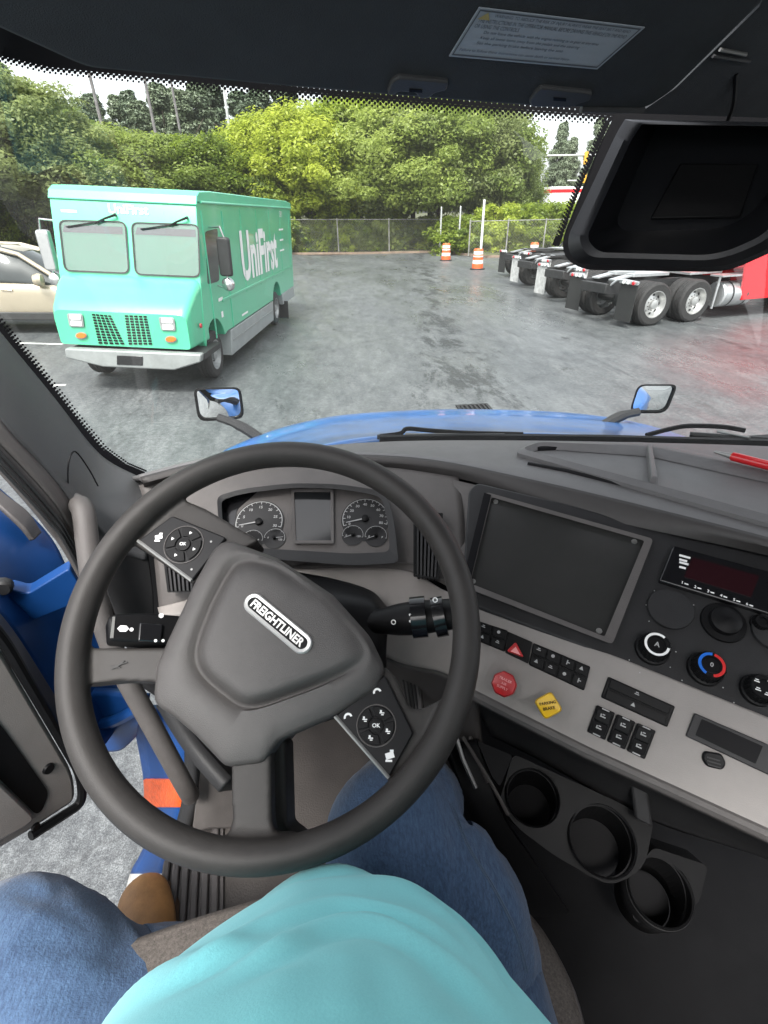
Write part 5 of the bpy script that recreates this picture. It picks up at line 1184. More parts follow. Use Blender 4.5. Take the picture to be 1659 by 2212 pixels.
def switch_row(q, cols, rows_, h=.006):
    ba = MB().pprism(PT, rp(q, 4), -.01, h*.5).build('switch_bank', M['black'], sp, bevel=.0015)
    for r in range(rows_):
        for c in range(cols):
            e = .05; s0, s1, t0, t1 = (c+e)/cols, (c+1-e)/cols, (r+.08)/rows_, (r+.92)/rows_
            k = [bilin(q, *z) for z in ((s0, t0), (s1, t0), (s1, t1), (s0, t1))]
            MB().pprism(PT, rp(k, 2), h*.5, h).build('switch', M['black'], sp, bevel=.001)
            g_ = MB(); o = PT.pt(*bilin(q, (c+.45)/cols, (r+.42)/rows_), h+.0003); w_ = .0055
            kk = (c*3+r*5) % 4
            if kk == 0: g_.box(o, (w_, .0012, .0004), (xd, yd, PT.n)); g_.box(o+yd*.0022, (w_*.6, .0012, .0004), (xd, yd, PT.n))
            elif kk == 1: g_.prism([o+xd*w_*.5-yd*.002, o-xd*w_*.5-yd*.002, o+yd*.003], [o+xd*w_*.5-yd*.002+PT.n*.0004, o-xd*w_*.5-yd*.002+PT.n*.0004, o+yd*.003+PT.n*.0004])
            elif kk == 2: g_.box(o, (.0014, .006, .0004), (xd, yd, PT.n)); g_.box(o+xd*.002, (.003, .0012, .0004), (xd, yd, PT.n))
            else: g_.lathe([(.0024, 0), (.0024, .0004)], o, PT.n, 8)
            g_.build('switch_symbol', M['mark'], sp, smooth=0)
switch_row([(1030, 1340), (1097, 1362), (1090, 1408), (1026, 1382)], 2, 2)
switch_row([(1152, 1388), (1276, 1440), (1262, 1492), (1142, 1436)], 4, 2)
hz_ = rp([(1097, 1364), (1150, 1387), (1141, 1434), (1091, 1410)], 3); MB().pprism(PT, hz_, -.01, .002).build('switch_bank', M['black'], sp)
MB().pprism(PT, rp([(1114, 1386), (1132, 1420), (1094, 1406)], 6), .0, .010).build('hazard_switch', M['red'], sp, bevel=.002)
tr3 = [(1114, 1397), (1124, 1415), (1103, 1407)]; M['pink'] = mat('hazard_print', (.75, .3, .3), .4)
MB().pprism(PT, tr3, .009, .0104).build('hazard_symbol', M['pink'], sp, smooth=0)
ro = rp([(1058, 1424), (1252, 1509), (1231, 1562), (1038, 1470)], 9); ri = rp([(1064, 1431), (1244, 1511), (1226, 1554), (1046, 1468)], 7)
rc = MB(); rc.grid([PT.pts(ro, .0005), PT.pts(ro, .003), PT.pts(ri, .003), PT.pts(ri, .0006)], closed=True); rc.build('brake_recess', M['beige'], sp, smooth=30)
MB().poly(PT.pts(ri, .0008), facing=FC).build('recess_floor', M['beige'], sp, smooth=0)
# red octagonal knob and yellow diamond knob on stems
for (u, v, r, n_, rot, mt) in ((1089, 1478, 27, 8, 22.5, 'red'), (1184, 1524, 31, 4, 8, 'yellow')):
    px = np.linalg.norm(PT.pt(u+10, v)-PT.pt(u-10, v))/20; o = PT.pt(u, v, .026); rr_ = r*px
    MB().lathe([(rr_*.75, -.028), (rr_*.35, -.022), (rr_*.35, -.004)], o, PT.n, 16).build('brake_stem', M['black'], sp)
    def og(k, h, rd=3): 
        pts = [(math.cos(R(rot+360*i/n_))*rr_*k, math.sin(R(rot+360*i/n_))*rr_*k) for i in range(n_)]
        return [o+xd*a+yd*b+PT.n*h for a, b in rp(pts, rr_*(.12 if n_ == 8 else .3), 4)]
    kb_ = MB(); kb_.grid([og(.9, -.006), og(1, -.003), og(1, .004), og(.9, .007), og(.55, .0055), og(.05, .005)], closed=True); kb_.poly(og(.05, .005), facing=FC); kb_.poly(og(.9, -.006))
    kb_.build('brake_knob', M[mt], sp, smooth=35)
    pr = MB()
    if n_ == 8:
        for k, s_ in enumerate(('TRAILER', 'AIR', 'SUPPLY')): pr.text(s_, o+PT.n*.0072+yd*rr_*(.34-.32*k), xd, yd, height=rr_*.2, bold=.02)
        pr.build('knob_print', M['pink'], sp, smooth=0)
    else:
        a = R(35); d1 = xd*math.cos(a)+yd*math.sin(a); d2 = -xd*math.sin(a)+yd*math.cos(a)
        for k, s_ in enumerate(('PARKING', 'BRAKE')): pr.text(s_, o+PT.n*.0072+d2*rr_*(.16-.36*k), d1, d2, height=rr_*.2, bold=.02)
        pr.build('knob_print', M['black'], sp, smooth=0)
switch_row([(1314, 1461), (1459, 1526), (1442, 1571), (1298, 1506)], 1, 2)
rq = [(1288, 1522), (1420, 1580), (1396, 1642), (1267, 1580)]
for c in range(3):
    k = [bilin(rq, *z) for z in ((c/3+.01, 0), ((c+1)/3-.02, 0), ((c+1)/3-.02, 1), (c/3+.01, 1))]
    MB().pprism(PT, rp(k, 4), -.01, .005).build('switch_bank', M['black'], sp, bevel=.002)
    kt = [bilin(k, *z) for z in ((.1, .08), (.9, .08), (.9, .5), (.1, .5))]; kl = [bilin(k, *z) for z in ((.1, .5), (.9, .5), (.9, .92), (.1, .92))]
    a = PT.pts(kt, .009); b_ = PT.pts(kl, .009)
    MB().prism([PT.pt(*z, .004) for z in kt], [a[0], a[1], PT.pt(*kt[2], .006), PT.pt(*kt[3], .006)]).build('rocker_switch', M['black'], sp, bevel=.0012)
    MB().prism([PT.pt(*z, .004) for z in kl], [PT.pt(*kl[0], .006), PT.pt(*kl[1], .006), b_[2], b_[3]]).build('rocker_switch', M['black'], sp, bevel=.0012)
    g_ = MB()
    for t in (.3, .72): 
        o = PT.pt(*bilin(k, .5, t), .0088); g_.box(o, (.006, .0015, .0005), (xd, yd, PT.n)); g_.box(o+yd*.003, (.003, .0013, .0005), (xd, yd, PT.n)); g_.box(o-xd*.003+yd*.001, (.0013, .004, .0005), (xd, yd, PT.n))
    o = PT.pt(*bilin(k, .5, .0), .0054); g_.box(o-yd*.0015, (.009, .0016, .0005), (xd, yd, PT.n))
    o = PT.pt(*bilin(k, .5, 1), .0054); g_.box(o+yd*.0015, (.009, .0016, .0005), (xd, yd, PT.n))
    g_.build('switch_symbol', M['mark'], sp, smooth=0)
so_ = rp([(1501, 1540), (1800, 1668), (1780, 1730), (1482, 1590)], 4); si = rp([(1516, 1553), (1648, 1612), (1632, 1650), (1502, 1588)], 2)
sm = MB().pprism(PT, so_, -.01, .004); sm.build('storage_slot', M['dark'], sp, bevel=.002)
MB().poly(PT.pts(si, .0045), facing=FC).build('slot_opening', M['frit'], sp, smooth=0)
uq = rp([(1522, 1622), (1560, 1628), (1570, 1650), (1562, 1664), (1528, 1656), (1517, 1638)], 8); MB().pprism(PT, uq, -.005, .005).build('charging_port', M['black'], sp, bevel=.002)
for k in range(3): MB().pprism(PT, [(1528+k, 1634+k*8), (1556+k, 1642+k*8), (1556+k, 1645+k*8), (1528+k, 1637+k*8)], .004, .0064).build('port_rib', M['dark'], sp)
MB().tube(cr([PT.pt(1005, 1352, .002), PT.pt(992, 1375, .006), PT.pt(985, 1400, .004), PT.pt(984, 1428, .002)], 12), .0007, 5).build('loose_thread', M['frit'], truck)

# ---- console below the switch panel
shell3('console', [P3([(1010, 1500, .71), (1110, 1548, .68), (1272, 1630, .64), (1459, 1712, .60), (1659, 1808, .56), (1800, 1876, .53)]), P3([(1030, 1530, .80), (1130, 1570, .78), (1300, 1660, .74), (1480, 1740, .70), (1659, 1830, .66), (1800, 1900, .62)]), P3([(1060, 1590, .86), (1160, 1640, .84), (1340, 1740, .80), (1450, 1790, .78), (1640, 1850, .76), (1800, 1920, .74)])], M['dark'], truck, .012)
shell3('console_side', [P3([(955, 1560, .84), (985, 1600, .83), (1030, 1600, .82)]), P3([(990, 1680, .80), (1030, 1720, .80), (1085, 1760, .80)]), P3([(1040, 1840, .82), (1110, 1880, .82), (1180, 1900, .84)]), P3([(1130, 2050, .92), (1240, 2100, .96), (1330, 2130, 1.0)]), P3([(1140, 2300, 1.1), (1260, 2320, 1.1), (1380, 2340, 1.1)])], M['black'], truck, .012)
MB().tube([P(985, 1590, .806), P(1000, 1640, .795), P(1028, 1702, .788)], .0035, 6).build('console_trim', M['silver'], truck)
MB().tube([P(1000, 1592, .80), P(1060, 1690, .78), P(1098, 1760, .77)], .003, 6).build('console_trim', M['dash'], truck)
PK = Plane((1090, 1640, .80), (1410, 1790, .76), (1120, 1800, .76))
pk = MB(); pk.pprism(PK, rp([(1030, 1600), (1108, 1632), (1080, 1700), (1064, 1680)], 8), -.02, -.004); pk.build('coin_pocket', M['frit'], truck)
CUPS = [(1150, 1722, 54, .772, (-.16, -.30, .9)), (1300, 1815, 66, .748, (-.16, -.30, .9))]
def cup_axis(u, v, r, d, t): return P(u, v, d), nrm(V(*t)), r*d/F
tray = MB(); tray.pprism(PK, rp([(1108, 1628), (1340, 1735), (1412, 1775), (1392, 1880), (1318, 1915), (1200, 1850), (1120, 1790), (1078, 1735)], [16, 20, 14, 40, 30, 30, 20, 20]), -.10, -.002)
tr2 = tray.build('cup_tray', M['black'], truck, smooth=40)
for c in CUPS:
    o, ax, rr_ = cup_axis(*c); cut(tr2, MB().lathe([(rr_*.9, -.092), (rr_*1.0, .05)], o, ax, 40))
o3, a3, r3 = cup_axis(1425, 1925, 62, .75, (-.1, -.25, .95))
PB3 = Plane((1330, 1840, .775), (1500, 1900, .755), (1380, 1990, .75)); b3m = MB(); b3m.pprism(PB3, rp([(1352, 1905), (1412, 1830), (1530, 1870), (1510, 1950), (1440, 1998), (1370, 1992)], 14), -.06, -.006)
b3 = b3m.build('cup_bracket', M['black'], truck, smooth=40); cut(b3, MB().lathe([(r3*.95, -.2), (r3*.95, .2)], o3, a3, 40))
MB().lathe([(r3*.94, -.09), (r3*1.04, .0)], o3, a3, 48, False, False).build('cup_holder', M['black'], b3, smooth=50, solid=-.003)
for (o, ax, rr_), par in ((cup_axis(*CUPS[0]), tr2), (cup_axis(*CUPS[1]), tr2), ((o3, a3, r3), b3)):
    MB().lathe([(rr_*.985, -.02), (rr_*.985, .003), (rr_*1.03, .0045), (rr_*1.06, .002)], o, ax, 48, False, False).build('cup_rim', M['black'], par, smooth=50)
    MB().lathe([(rr_*.89, -.088), (.0006, -.088)], o, ax, 40, False, False).build('cup_floor', M['frit'], par, smooth=0)
MB().tube(cr(P3([(1015, 1590, .84), (1022, 1620, .83), (1055, 1690, .80)]), 8), .004, 6).build('console_edge', M['dash'], truck)
MB().pprism(Plane((1360, 1690, .74), (1420, 1720, .73), (1370, 1790, .74)), [(1362, 1690), (1400, 1705), (1412, 1790), (1372, 1770)], -.01, 0).build('console_clip', M['dark'], truck, bevel=.004)

# ---- steering column and stalks (behind the wheel)
shell3('steering_column', [P3([(640, 1235, .80), (720, 1250, .78), (800, 1275, .76), (836, 1310, .75)]), P3([(560, 1300, .70), (700, 1300, .68), (800, 1315, .69), (838, 1345, .70)]), P3([(540, 1420, .66), (700, 1440, .66), (800, 1430, .68), (835, 1400, .70)]), P3([(560, 1560, .72), (700, 1560, .74), (800, 1500, .76), (835, 1440, .76)])], M['black'], truck, .02)
shell3('column_cover', [P3([(360, 1500, .66), (430, 1600, .62), (500, 1680, .60)]), P3([(400, 1480, .72), (470, 1600, .70), (540, 1680, .70)])], M['dark'], truck, .02)
PK1 = Plane((232, 1330, .56), (390, 1335, .60), (235, 1385, .55))
lk = MB(); lk.pprism(PK1, rp([(233, 1334), (250, 1325), (320, 1323), (420, 1332), (420, 1390), (340, 1390), (236, 1383)], 8), -.03, 0); ls = lk.build('left_stalk'.replace('left_', 'column_'), M['black'], truck, bevel=.005)
MB().pprism(PK1, [(243, 1332), (249, 1332), (245, 1378), (238, 1378)], -.001, .0008).build('stalk_trim', M['silver'], ls, smooth=0)
MB().pprism(PK1, rp([(302, 1344), (352, 1348), (348, 1388), (298, 1384)], 4), -.002, .004).build('stalk_collar', M['gloss'], ls, bevel=.002)
gl_ = MB()
c0 = PK1.pt(266, 1358, .0006); e1_ = nrm(PK1.pt(300, 1358)-PK1.pt(260, 1357)); e2_ = nrm(np.cross(PK1.n, e1_))
gl_.prism([c0+e1_*.006*math.cos(a)+e2_*.004*math.sin(a) for a in np.linspace(0, 6.283, 7)[:-1]], [c0+PK1.n*.0005+e1_*.006*math.cos(a)+e2_*.004*math.sin(a) for a in np.linspace(0, 6.283, 7)[:-1]])
gl_.build('stalk_symbol', M['white'], ls, smooth=0); gl_ = MB(); gl_.lathe([(.0022, 0), (.0022, .0005)], PK1.pt(284, 1360, .0006), PK1.n, 8)
for k in range(2): gl_.lathe([(.0018, 0), (.0018, .0005)], PK1.pt(336+k*16, 1384, .0045), PK1.n, 8)
gl_.lathe([(.003, 0), (.003, .0005)], PK1.pt(348, 1330, .0006), PK1.n, 6)
tag(gl_.build('stalk_symbol', M['white'], ls, smooth=0), kind='stuff')
sk_ = MB(); sk_.tube(cr(P3([(770, 1345, .70), (815, 1342, .69), (860, 1338, .68), (900, 1334, .67), (940, 1330, .665), (1010, 1322, .66)]), 30), list(np.interp(np.linspace(0, 1, 30), [0, .15, .4, .6, 1], [.022, .017, .024, .026, .022])), 16, True, .8); rs = sk_.build('column_stalk', M['black'], truck)
rg = MB()
for (u, w_) in ((905, 16), (950, 12)):
    rg.tube(P3([(u-w_, 1334, .668-(u-905)*.0001), (u+w_, 1331-(u-905)*.03, .666-(u-905)*.0001)]), .0275 if u == 905 else .0265, 18)
rg.build('stalk_collar', M['gloss'], rs)
PK2 = Plane((830, 1320, .665), (960, 1300, .645), (850, 1360, .66)); gl2 = MB()
for (u, v) in ((850, 1344), (886, 1328), (886, 1342), (940, 1296)):
    o = PK2.pt(u, v, .012); a = nrm(np.cross(PK2.n, V(0, 0, 1))); gl2.torus(o, a, np.cross(PK2.n, a), .0028 if u in (850, 940) else .001, .0007, 12, 6)
tag(gl2.build('stalk_symbol', M['white'], rs, smooth=0), kind='stuff')

# ---- steering wheel
WC = CAM+V(-.0898, .4417, -.4048); th, ph = R(54.4), R(-8.05)
WN = V(math.cos(th)*math.sin(ph), -math.cos(th)*math.cos(ph), math.sin(th))
WE1 = nrm(np.cross(V(0, 0, 1), WN)); WE1 = WE1 if WE1 @ RIGHT > 0 else -WE1; WE2 = np.cross(WN, WE1)
class WP_(Plane):
    def __init__(s): s.o, s.n = WC, WN
PW = WP_()
sw = bpy.data.objects.new('steering_wheel', None); COL.objects.link(sw); sw.parent = truck; sw.empty_display_size = .1
def wl(p): q = p-WC; return V(q @ WE1, q @ WE2, q @ WN)
RW, RT = .2265, .0168
def wprism(name, q, h0, h1, mt, r=8, bevel=.006, seg=3):
    return MB().pprism(PW, rp(q, r, 5), h0, h1).build(name, M[mt], sw, bevel=bevel, seg=seg)
# airbag cover by polar loft between outer outline and raised shield
oc = [(489, 1163), (600, 1205), (720, 1285), (800, 1375), (833, 1445), (812, 1490), (724, 1546), (645, 1580), (600, 1600), (568, 1648), (486, 1658), (420, 1588), (370, 1545), (328, 1520), (336, 1440), (362, 1380), (400, 1300), (420, 1256), (462, 1180)]
oc_r = rp(oc, [18, 0, 0, 16, 18, 14, 10, 18, 14, 12, 14, 10, 20, 22, 8, 10, 14, 8, 20], 4)
ic = rp([(522, 1205), (600, 1222), (690, 1290), (790, 1395), (802, 1425), (720, 1472), (560, 1530), (520, 1532), (430, 1460), (414, 1415), (450, 1310), (505, 1212)], [14, 30, 40, 30, 24, 60, 40, 24, 40, 30, 60, 14], 5)
cen = V(0, 0, 0); cen2 = wl(PW.pt(600, 1400))[:2]
def polar(q, n=140):
    pts = np.array([wl(PW.pt(u, v))[:2]-cen2 for u, v in q]); an = np.arctan2(pts[:, 1], pts[:, 0]); o = []
    m_ = len(pts)
    for t in np.linspace(-math.pi, math.pi, n, endpoint=False):
        d = np.array([math.cos(t), math.sin(t)]); best = .0
        for i in range(m_):
            a, b = pts[i], pts[(i+1) % m_]; e = b-a; den = d[0]*e[1]-d[1]*e[0]
            if abs(den) < 1e-12: continue
            s = (a[0]*e[1]-a[1]*e[0])/den; q_ = (a[0]*d[1]-a[1]*d[0])/den
            if s > 0 and -1e-6 <= q_ <= 1+1e-6: best = max(best, s)
        o.append(best)
    return np.array(o)
po, pi_ = polar(oc_r), polar(ic)
def smooth1(a, k=2):
    for _ in range(k): a = (np.roll(a, 1)+2*a+np.roll(a, -1))/4
    return a
pi_ = smooth1(np.minimum(pi_, po*.93), 6)
T_ = np.linspace(-math.pi, math.pi, 140, endpoint=False)
def wring(r, h):
    h = h if hasattr(h, '__len__') else [h]*len(r)
    return [WC+WE1*(cen2[0]+k*math.cos(t))+WE2*(cen2[1]+k*math.sin(t))+WN*hh for k, t, hh in zip(r, T_, h)]
# dome: higher towards the upper right where the shield runs out
up_ = .5+.5*np.cos(T_-R(45))
u2 = np.clip(np.cos(T_-R(38)), 0, 1)**1.3; sh_ = 1-u2
rings = [wring(po*.86, -.13), wring(po*.95, -.05), wring(po, -.02), wring(po, -.004), wring(po*.985, .001), wring(po*.95, .0040+.003*u2), wring(pi_*.55+po*.45, .0075+.0055*u2)]
rings += [wring(pi_*1.04, .0080+.0065*u2), wring(pi_*1.0, .0075-.0065*sh_+.008*u2), wring(pi_*.96, .0078-.0068*sh_+.009*u2), wring(pi_*.92, .0100-.004*sh_+.0075*u2), wring(pi_*.85, .0145+.0035*u2), wring(pi_*.79, .0175+.001*u2), wring(pi_*.72, .0188), wring(pi_*.6, .0195), wring(pi_*.3, .0205), wring(pi_*.02, .021)]
hb = MB(); hb.grid(rings, closed=True, facing=None); hb.poly(rings[-1], facing=FC); hub = hb.build('airbag_cover', M['hub'], sw, smooth=70)
# badge
bc = PW.pt(600, 1346, .0205); bx = nrm(PW.pt(660, 1395, .018)-PW.pt(541, 1296, .018)); by = np.cross(WN, bx); BL = np.linalg.norm(PW.pt(668, 1401, .018)-PW.pt(532, 1290, .018)); BW = .023
def pill(l, w_, h, n=10):
    o = []
    for s_, a0 in ((1, -90), (-1, 90)):
        for k in range(n+1): a = R(a0+180*k/n); o.append(bc+bx*(s_*(l/2-w_/2)+w_/2*math.cos(a))+by*(w_/2*math.sin(a))+WN*h)
    return o
bm_ = MB(); bm_.grid([pill(BL, BW, -.006), pill(BL, BW, .002), pill(BL*.97, BW*.86, .0035), pill(BL*.90, BW*.60, .0030), pill(BL*.90, BW*.60, .001)], closed=True); M['badge'] = mat('badge_silver', (.50, .50, .49), .34, .4); bm_.build('badge', M['badge'], sw, smooth=50)
MB().prism(pill(BL*.905, BW*.61, -.001), pill(BL*.905, BW*.61, .0014)).build('badge_field', M['black'], sw, smooth=0)
MB().text('FREIGHTLINER', bc+WN*.0022, bx, by, width=BL*.80, height=BW*.42, bold=.03).build('badge_lettering', M['badge'], sw, smooth=0)
# spokes and switch pads
rim_ = MB().torus(WC, WE1, WE2, RW, RT-.0008, 160, 24, 1.25)
rim_.pprism(PW, rp([(140, 1400), (360, 1398), (360, 1474), (250, 1471), (160, 1480)], 6), -.045, -.008)
rim_.pprism(PW, rp([(262, 1160), (330, 1118), (395, 1078), (440, 1096), (560, 1166), (480, 1210), (417, 1262), (300, 1182)], 6), -.05, -.008)
rim_.pprism(PW, rp([(497, 1600), (584, 1600), (586, 1770), (600, 1850), (474, 1860), (500, 1775)], 6), -.03, -.006)
rim_.pprism(PW, rp([(470, 1840), (478, 1822), (500, 1790), (575, 1800), (640, 1800), (640, 1850), (560, 1870), (470, 1868)], 6), -.02, -.004)
rim_.pprism(PW, rp([(560, 1600), (616, 1595), (620, 1785), (655, 1812), (560, 1840)], 6), -.10, -.05)
rim_.pprism(PW, rp([(716, 1540), (832, 1438), (856, 1462), (888, 1532), (910, 1532), (965, 1505), (945, 1610), (845, 1694)], 6), -.05, -.008)
rim = rim_.build('spoked_rim', M['rim'], sw, smooth=0)
md = rim.modifiers.new('weld', 'REMESH'); md.mode = 'VOXEL'; md.voxel_size = .0026; md.use_smooth_shade = True
md = rim.modifiers.new('soften', 'SMOOTH'); md.factor = .5; md.iterations = 9
def padq(q, name, cu, cv, rr_, extra):
    pd = wprism('switch_pad', q, -.012, -.002, 'padblack', 6, .0015, 2)
    ed_ = [(q[0], q[3]), ] 
    MB().tube([PW.pt(*q[0], -.002), PW.pt(*q[3], -.002)], .0022, 6).build('pad_trim', M['silver'], sw)
    px = np.linalg.norm(PW.pt(cu+10, cv)-PW.pt(cu-10, cv))/20; o = PW.pt(cu, cv, -.0015); rm = rr_*px
    MB().torus(o, WE1, WE2, rm, .0007, 40, 6).build('pad_ring', M['dash'], sw)
    for k in range(4):
        a0 = R(k*90+20); A = np.linspace(a0+.1, a0+math.pi/2-.1, 9)
        f = lambda r, h: [o+WE1*r*math.cos(a)+WE2*r*math.sin(a)+WN*h for a in A]
        lo_ = f(rm*.92, .0)+f(rm*.42, .0)[::-1]; hi_ = f(rm*.92, .0018)+f(rm*.42, .0018)[::-1]
        MB().prism(lo_, hi_).build('pad_button', M['black'], sw, bevel=.0006)
        am = (A[0]+A[-1])/2; sym = MB(); c_ = o+WE1*rm*.66*math.cos(am)+WE2*rm*.66*math.sin(am)+WN*.0021
        if name == 0: sym.lathe([(.0024, 0), (.0024, .0003)], c_, WN, 3)
        else:
            sym.box(c_, (.0052, .0011, .0003), (WE1, WE2, WN)); sym.box(c_+WE2*.0018-WE1*.001, (.002, .0022, .0003), (WE1, WE2, WN)); sym.box(c_-WE2*.0018+WE1*.0006, (.0028, .0011, .0003), (WE1, WE2, WN))
        sym.build('pad_symbol', M['white'], sw, smooth=0)
    MB().lathe([(rm*.36, 0), (rm*.34, .002), (.0005, .0024)], o, WN, 24, True, False).build('pad_button', M['black'], sw)
    MB().text('OK', o+WN*.0026, WE1, WE2, height=.0042, bold=.02).build('pad_symbol', M['white'], sw, smooth=0)
    for (eu, ev, kind) in extra:
        c_ = PW.pt(eu, ev, -.0012); sym = MB(); px2 = px
        if kind == 'big':
            sym.box(c_, (.009, .006, .0005), (nrm(WE1+WE2*.3), nrm(WE2-WE1*.3), WN)); sym.box(c_-WE2*.005-WE1*.001, (.007, .002, .0005), (WE1, WE2, WN)); sym.box(c_+WE2*.0045+WE1*.002, (.004, .002, .0005), (WE1, WE2, WN))
        elif kind == 'arc':
            A = np.linspace(R(20), R(200), 8); sym.grid([[c_+WE1*r*math.cos(a)+WE2*r*math.sin(a) for a in A] for r in (.0048, .0026)], facing=FC)
        elif kind == 'dot': sym.lathe([(.0014, 0), (.0014, .0003)], c_, WN, 8)
        sym.build('pad_symbol', M['white' if kind != 'dot' else 'mark'], sw, smooth=0)
    return o
padq([(298, 1168), (372, 1114), (488, 1161), (414, 1254)], 0, 397, 1176, 42, [(343, 1160, 'big'), (456, 1170, 'dot'), (414, 1230, 'dot')])
padq([(724, 1547), (831, 1458), (893, 1584), (840, 1680)], 1, 813, 1567, 42, [(842, 1632, 'big'), (815, 1496, 'arc'), (752, 1550, 'arc')])
# scuffs
M['scuff'] = mat('scuff', (.015, .014, .014), .6)
scf = MB()
for (u, v, du, dv) in ((245, 1440, 30, -10), (250, 1443, 18, -16), (238, 1438, 22, 4), (240, 1446, 26, -14)): scf.tube([PW.pt(u, v, -.0056), PW.pt(u+du, v+dv, -.0056)], .0007, 4)
for (u, v, du, dv) in ((528, 1248, 6, 8), (534, 1256, 10, 3), (640, 1408, 18, 12)): scf.tube([PW.pt(u, v, .0172), PW.pt(u+du, v+dv, .0175)], .0008, 4)
scf.build('scuff_mark', M['scuff'], sw, smooth=0)

# ---- red marker pen lying in the dash tray
a, b = PTR.pt(1534, 1000, .022), PTR.pt(1668, 1036, .022); d = nrm(b-a)
pen = thing('marker_pen', 'red marker pen with silver tip lying in the dashboard tray', 'pen', tuple(a))
M['penred'] = mat('pen_red', (.55, .01, .015), .3, coat=.4)
def rel(p, o): return p-o
MB().tube([d*.028, d*.03, d*.11, d*.115], [.006, .008, .008, .006], 14).build('barrel', M['penred'], pen)
MB().tube([d*.0, d*.004, d*.018, d*.03], [.0015, .003, .004, .006], 12).build('tip', M['silver'], pen)
MB().tube([d*.112, d*.16], [.0085, .0085], 14).build('cap', M['black'], pen)

# ---- driver seat
seat = bpy.data.objects.new('driver_seat', None); COL.objects.link(seat); seat.parent = truck
SE = [Zp(u, v, 1.56) for u, v in ((158, 2075), (330, 2008), (480, 1958), (660, 1906), (800, 1890), (960, 1895), (1090, 1930), (1160, 1985), (1225, 2100), (1262, 2230))]
SE = cr(SE, 40)
mid_ = np.mean(SE, 0)
def off(k, dz_): return [q+nrm((q-mid_)*V(1, 1, 0))*k+V(0, 0, dz_) for q in SE]
bk_ = lambda row: [V(row[0][0]-.02, -.5, row[0][2])]+list(row)+[V(row[-1][0]+.02, -.5, row[-1][2])]
sm = MB(); sm.grid([bk_(off(-.02, -.22)), bk_(off(.006, -.16)), bk_(off(.01, -.06)), bk_(off(.004, -.015)), bk_(off(-.012, .0)), bk_(off(-.05, .008)), [V(q[0]*.3, min(q[1]*.3, .0)-.1, 1.565) for q in bk_(off(-.05, .008))]], facing=(0, 0, 50))
sm.build('seat_cushion', M['seat'], seat, smooth=60, solid=.01)
MB().tube(bk_(off(.012, -.045)), .004, 6).build('seat_piping', M['mat'], seat)

# ------------------------------------------------------------------ the person in the seat
person = thing('person', 'seated person in turquoise t-shirt and blue jeans, tan boot on the step', 'person', (-.03, -.05, 1.56))
PO = V(-.03, -.05, 1.56)
M['skin'] = mat('skin', (.50, .31, .23), .5, var=.08, vs=20)
M['hair'] = mat('hair', (.04, .025, .015), .6, var=.3, vs=60)
M['shirt'] = None
def cloth_mat(name, c1, c2, sc, bump, rough=.85, streak=(1, 1, 1)):
    m_ = mat(name, c1, rough, bump=bump, bs=sc); t = m_.node_tree; b = t.nodes['Principled BSDF']
    tc = t.nodes.new('ShaderNodeTexCoord'); mp = t.nodes.new('ShaderNodeMapping'); mp.inputs['Scale'].default_value = streak
    n = t.nodes.new('ShaderNodeTexNoise'); n.inputs['Scale'].default_value = sc*.8; n.inputs['Detail'].default_value = 6; n.inputs['Roughness'].default_value = .7
    n2 = t.nodes.new('ShaderNodeTexNoise'); n2.inputs['Scale'].default_value = 9; n2.inputs['Detail'].default_value = 5
    t.links.new(tc.outputs['Object'], mp.inputs['Vector']); t.links.new(mp.outputs[0], n.inputs['Vector']); t.links.new(tc.outputs['Object'], n2.inputs['Vector'])
    ad = t.nodes.new('ShaderNodeMath'); ad.operation = 'MULTIPLY_ADD'; ad.inputs[1].default_value = .82; t.links.new(n.outputs['Fac'], ad.inputs[0])
    m2 = t.nodes.new('ShaderNodeMath'); m2.operation = 'MULTIPLY'; m2.inputs[1].default_value = .18; t.links.new(n2.outputs['Fac'], m2.inputs[0]); t.links.new(m2.outputs[0], ad.inputs[2])
    r = t.nodes.new('ShaderNodeValToRGB'); r.color_ramp.elements[0].position = .36; r.color_ramp.elements[1].position = .64
    r.color_ramp.elements[0].color = (*c2, 1); r.color_ramp.elements[1].color = (*c1, 1); t.links.new(ad.outputs[0], r.inputs['Fac']); t.links.new(r.outputs['Color'], b.inputs['Base Color'])
    b.inputs['Sheen Weight'].default_value = .15
    return m_
M['shirt'] = cloth_mat('shirt_knit', (.235, .69, .72), (.21, .645, .68), 700, .12)
M['denim'] = cloth_mat('denim', (.055, .105, .19), (.020, .042, .092), 420, .5, streak=(1, .25, 1))
M['leather'] = mat('tan_leather', (.40, .20, .07), .5, var=.3, vs=22, bump=.3, bs=140)
M['sole'] = mat('boot_sole', (.10, .055, .03), .7, var=.3, vs=30)
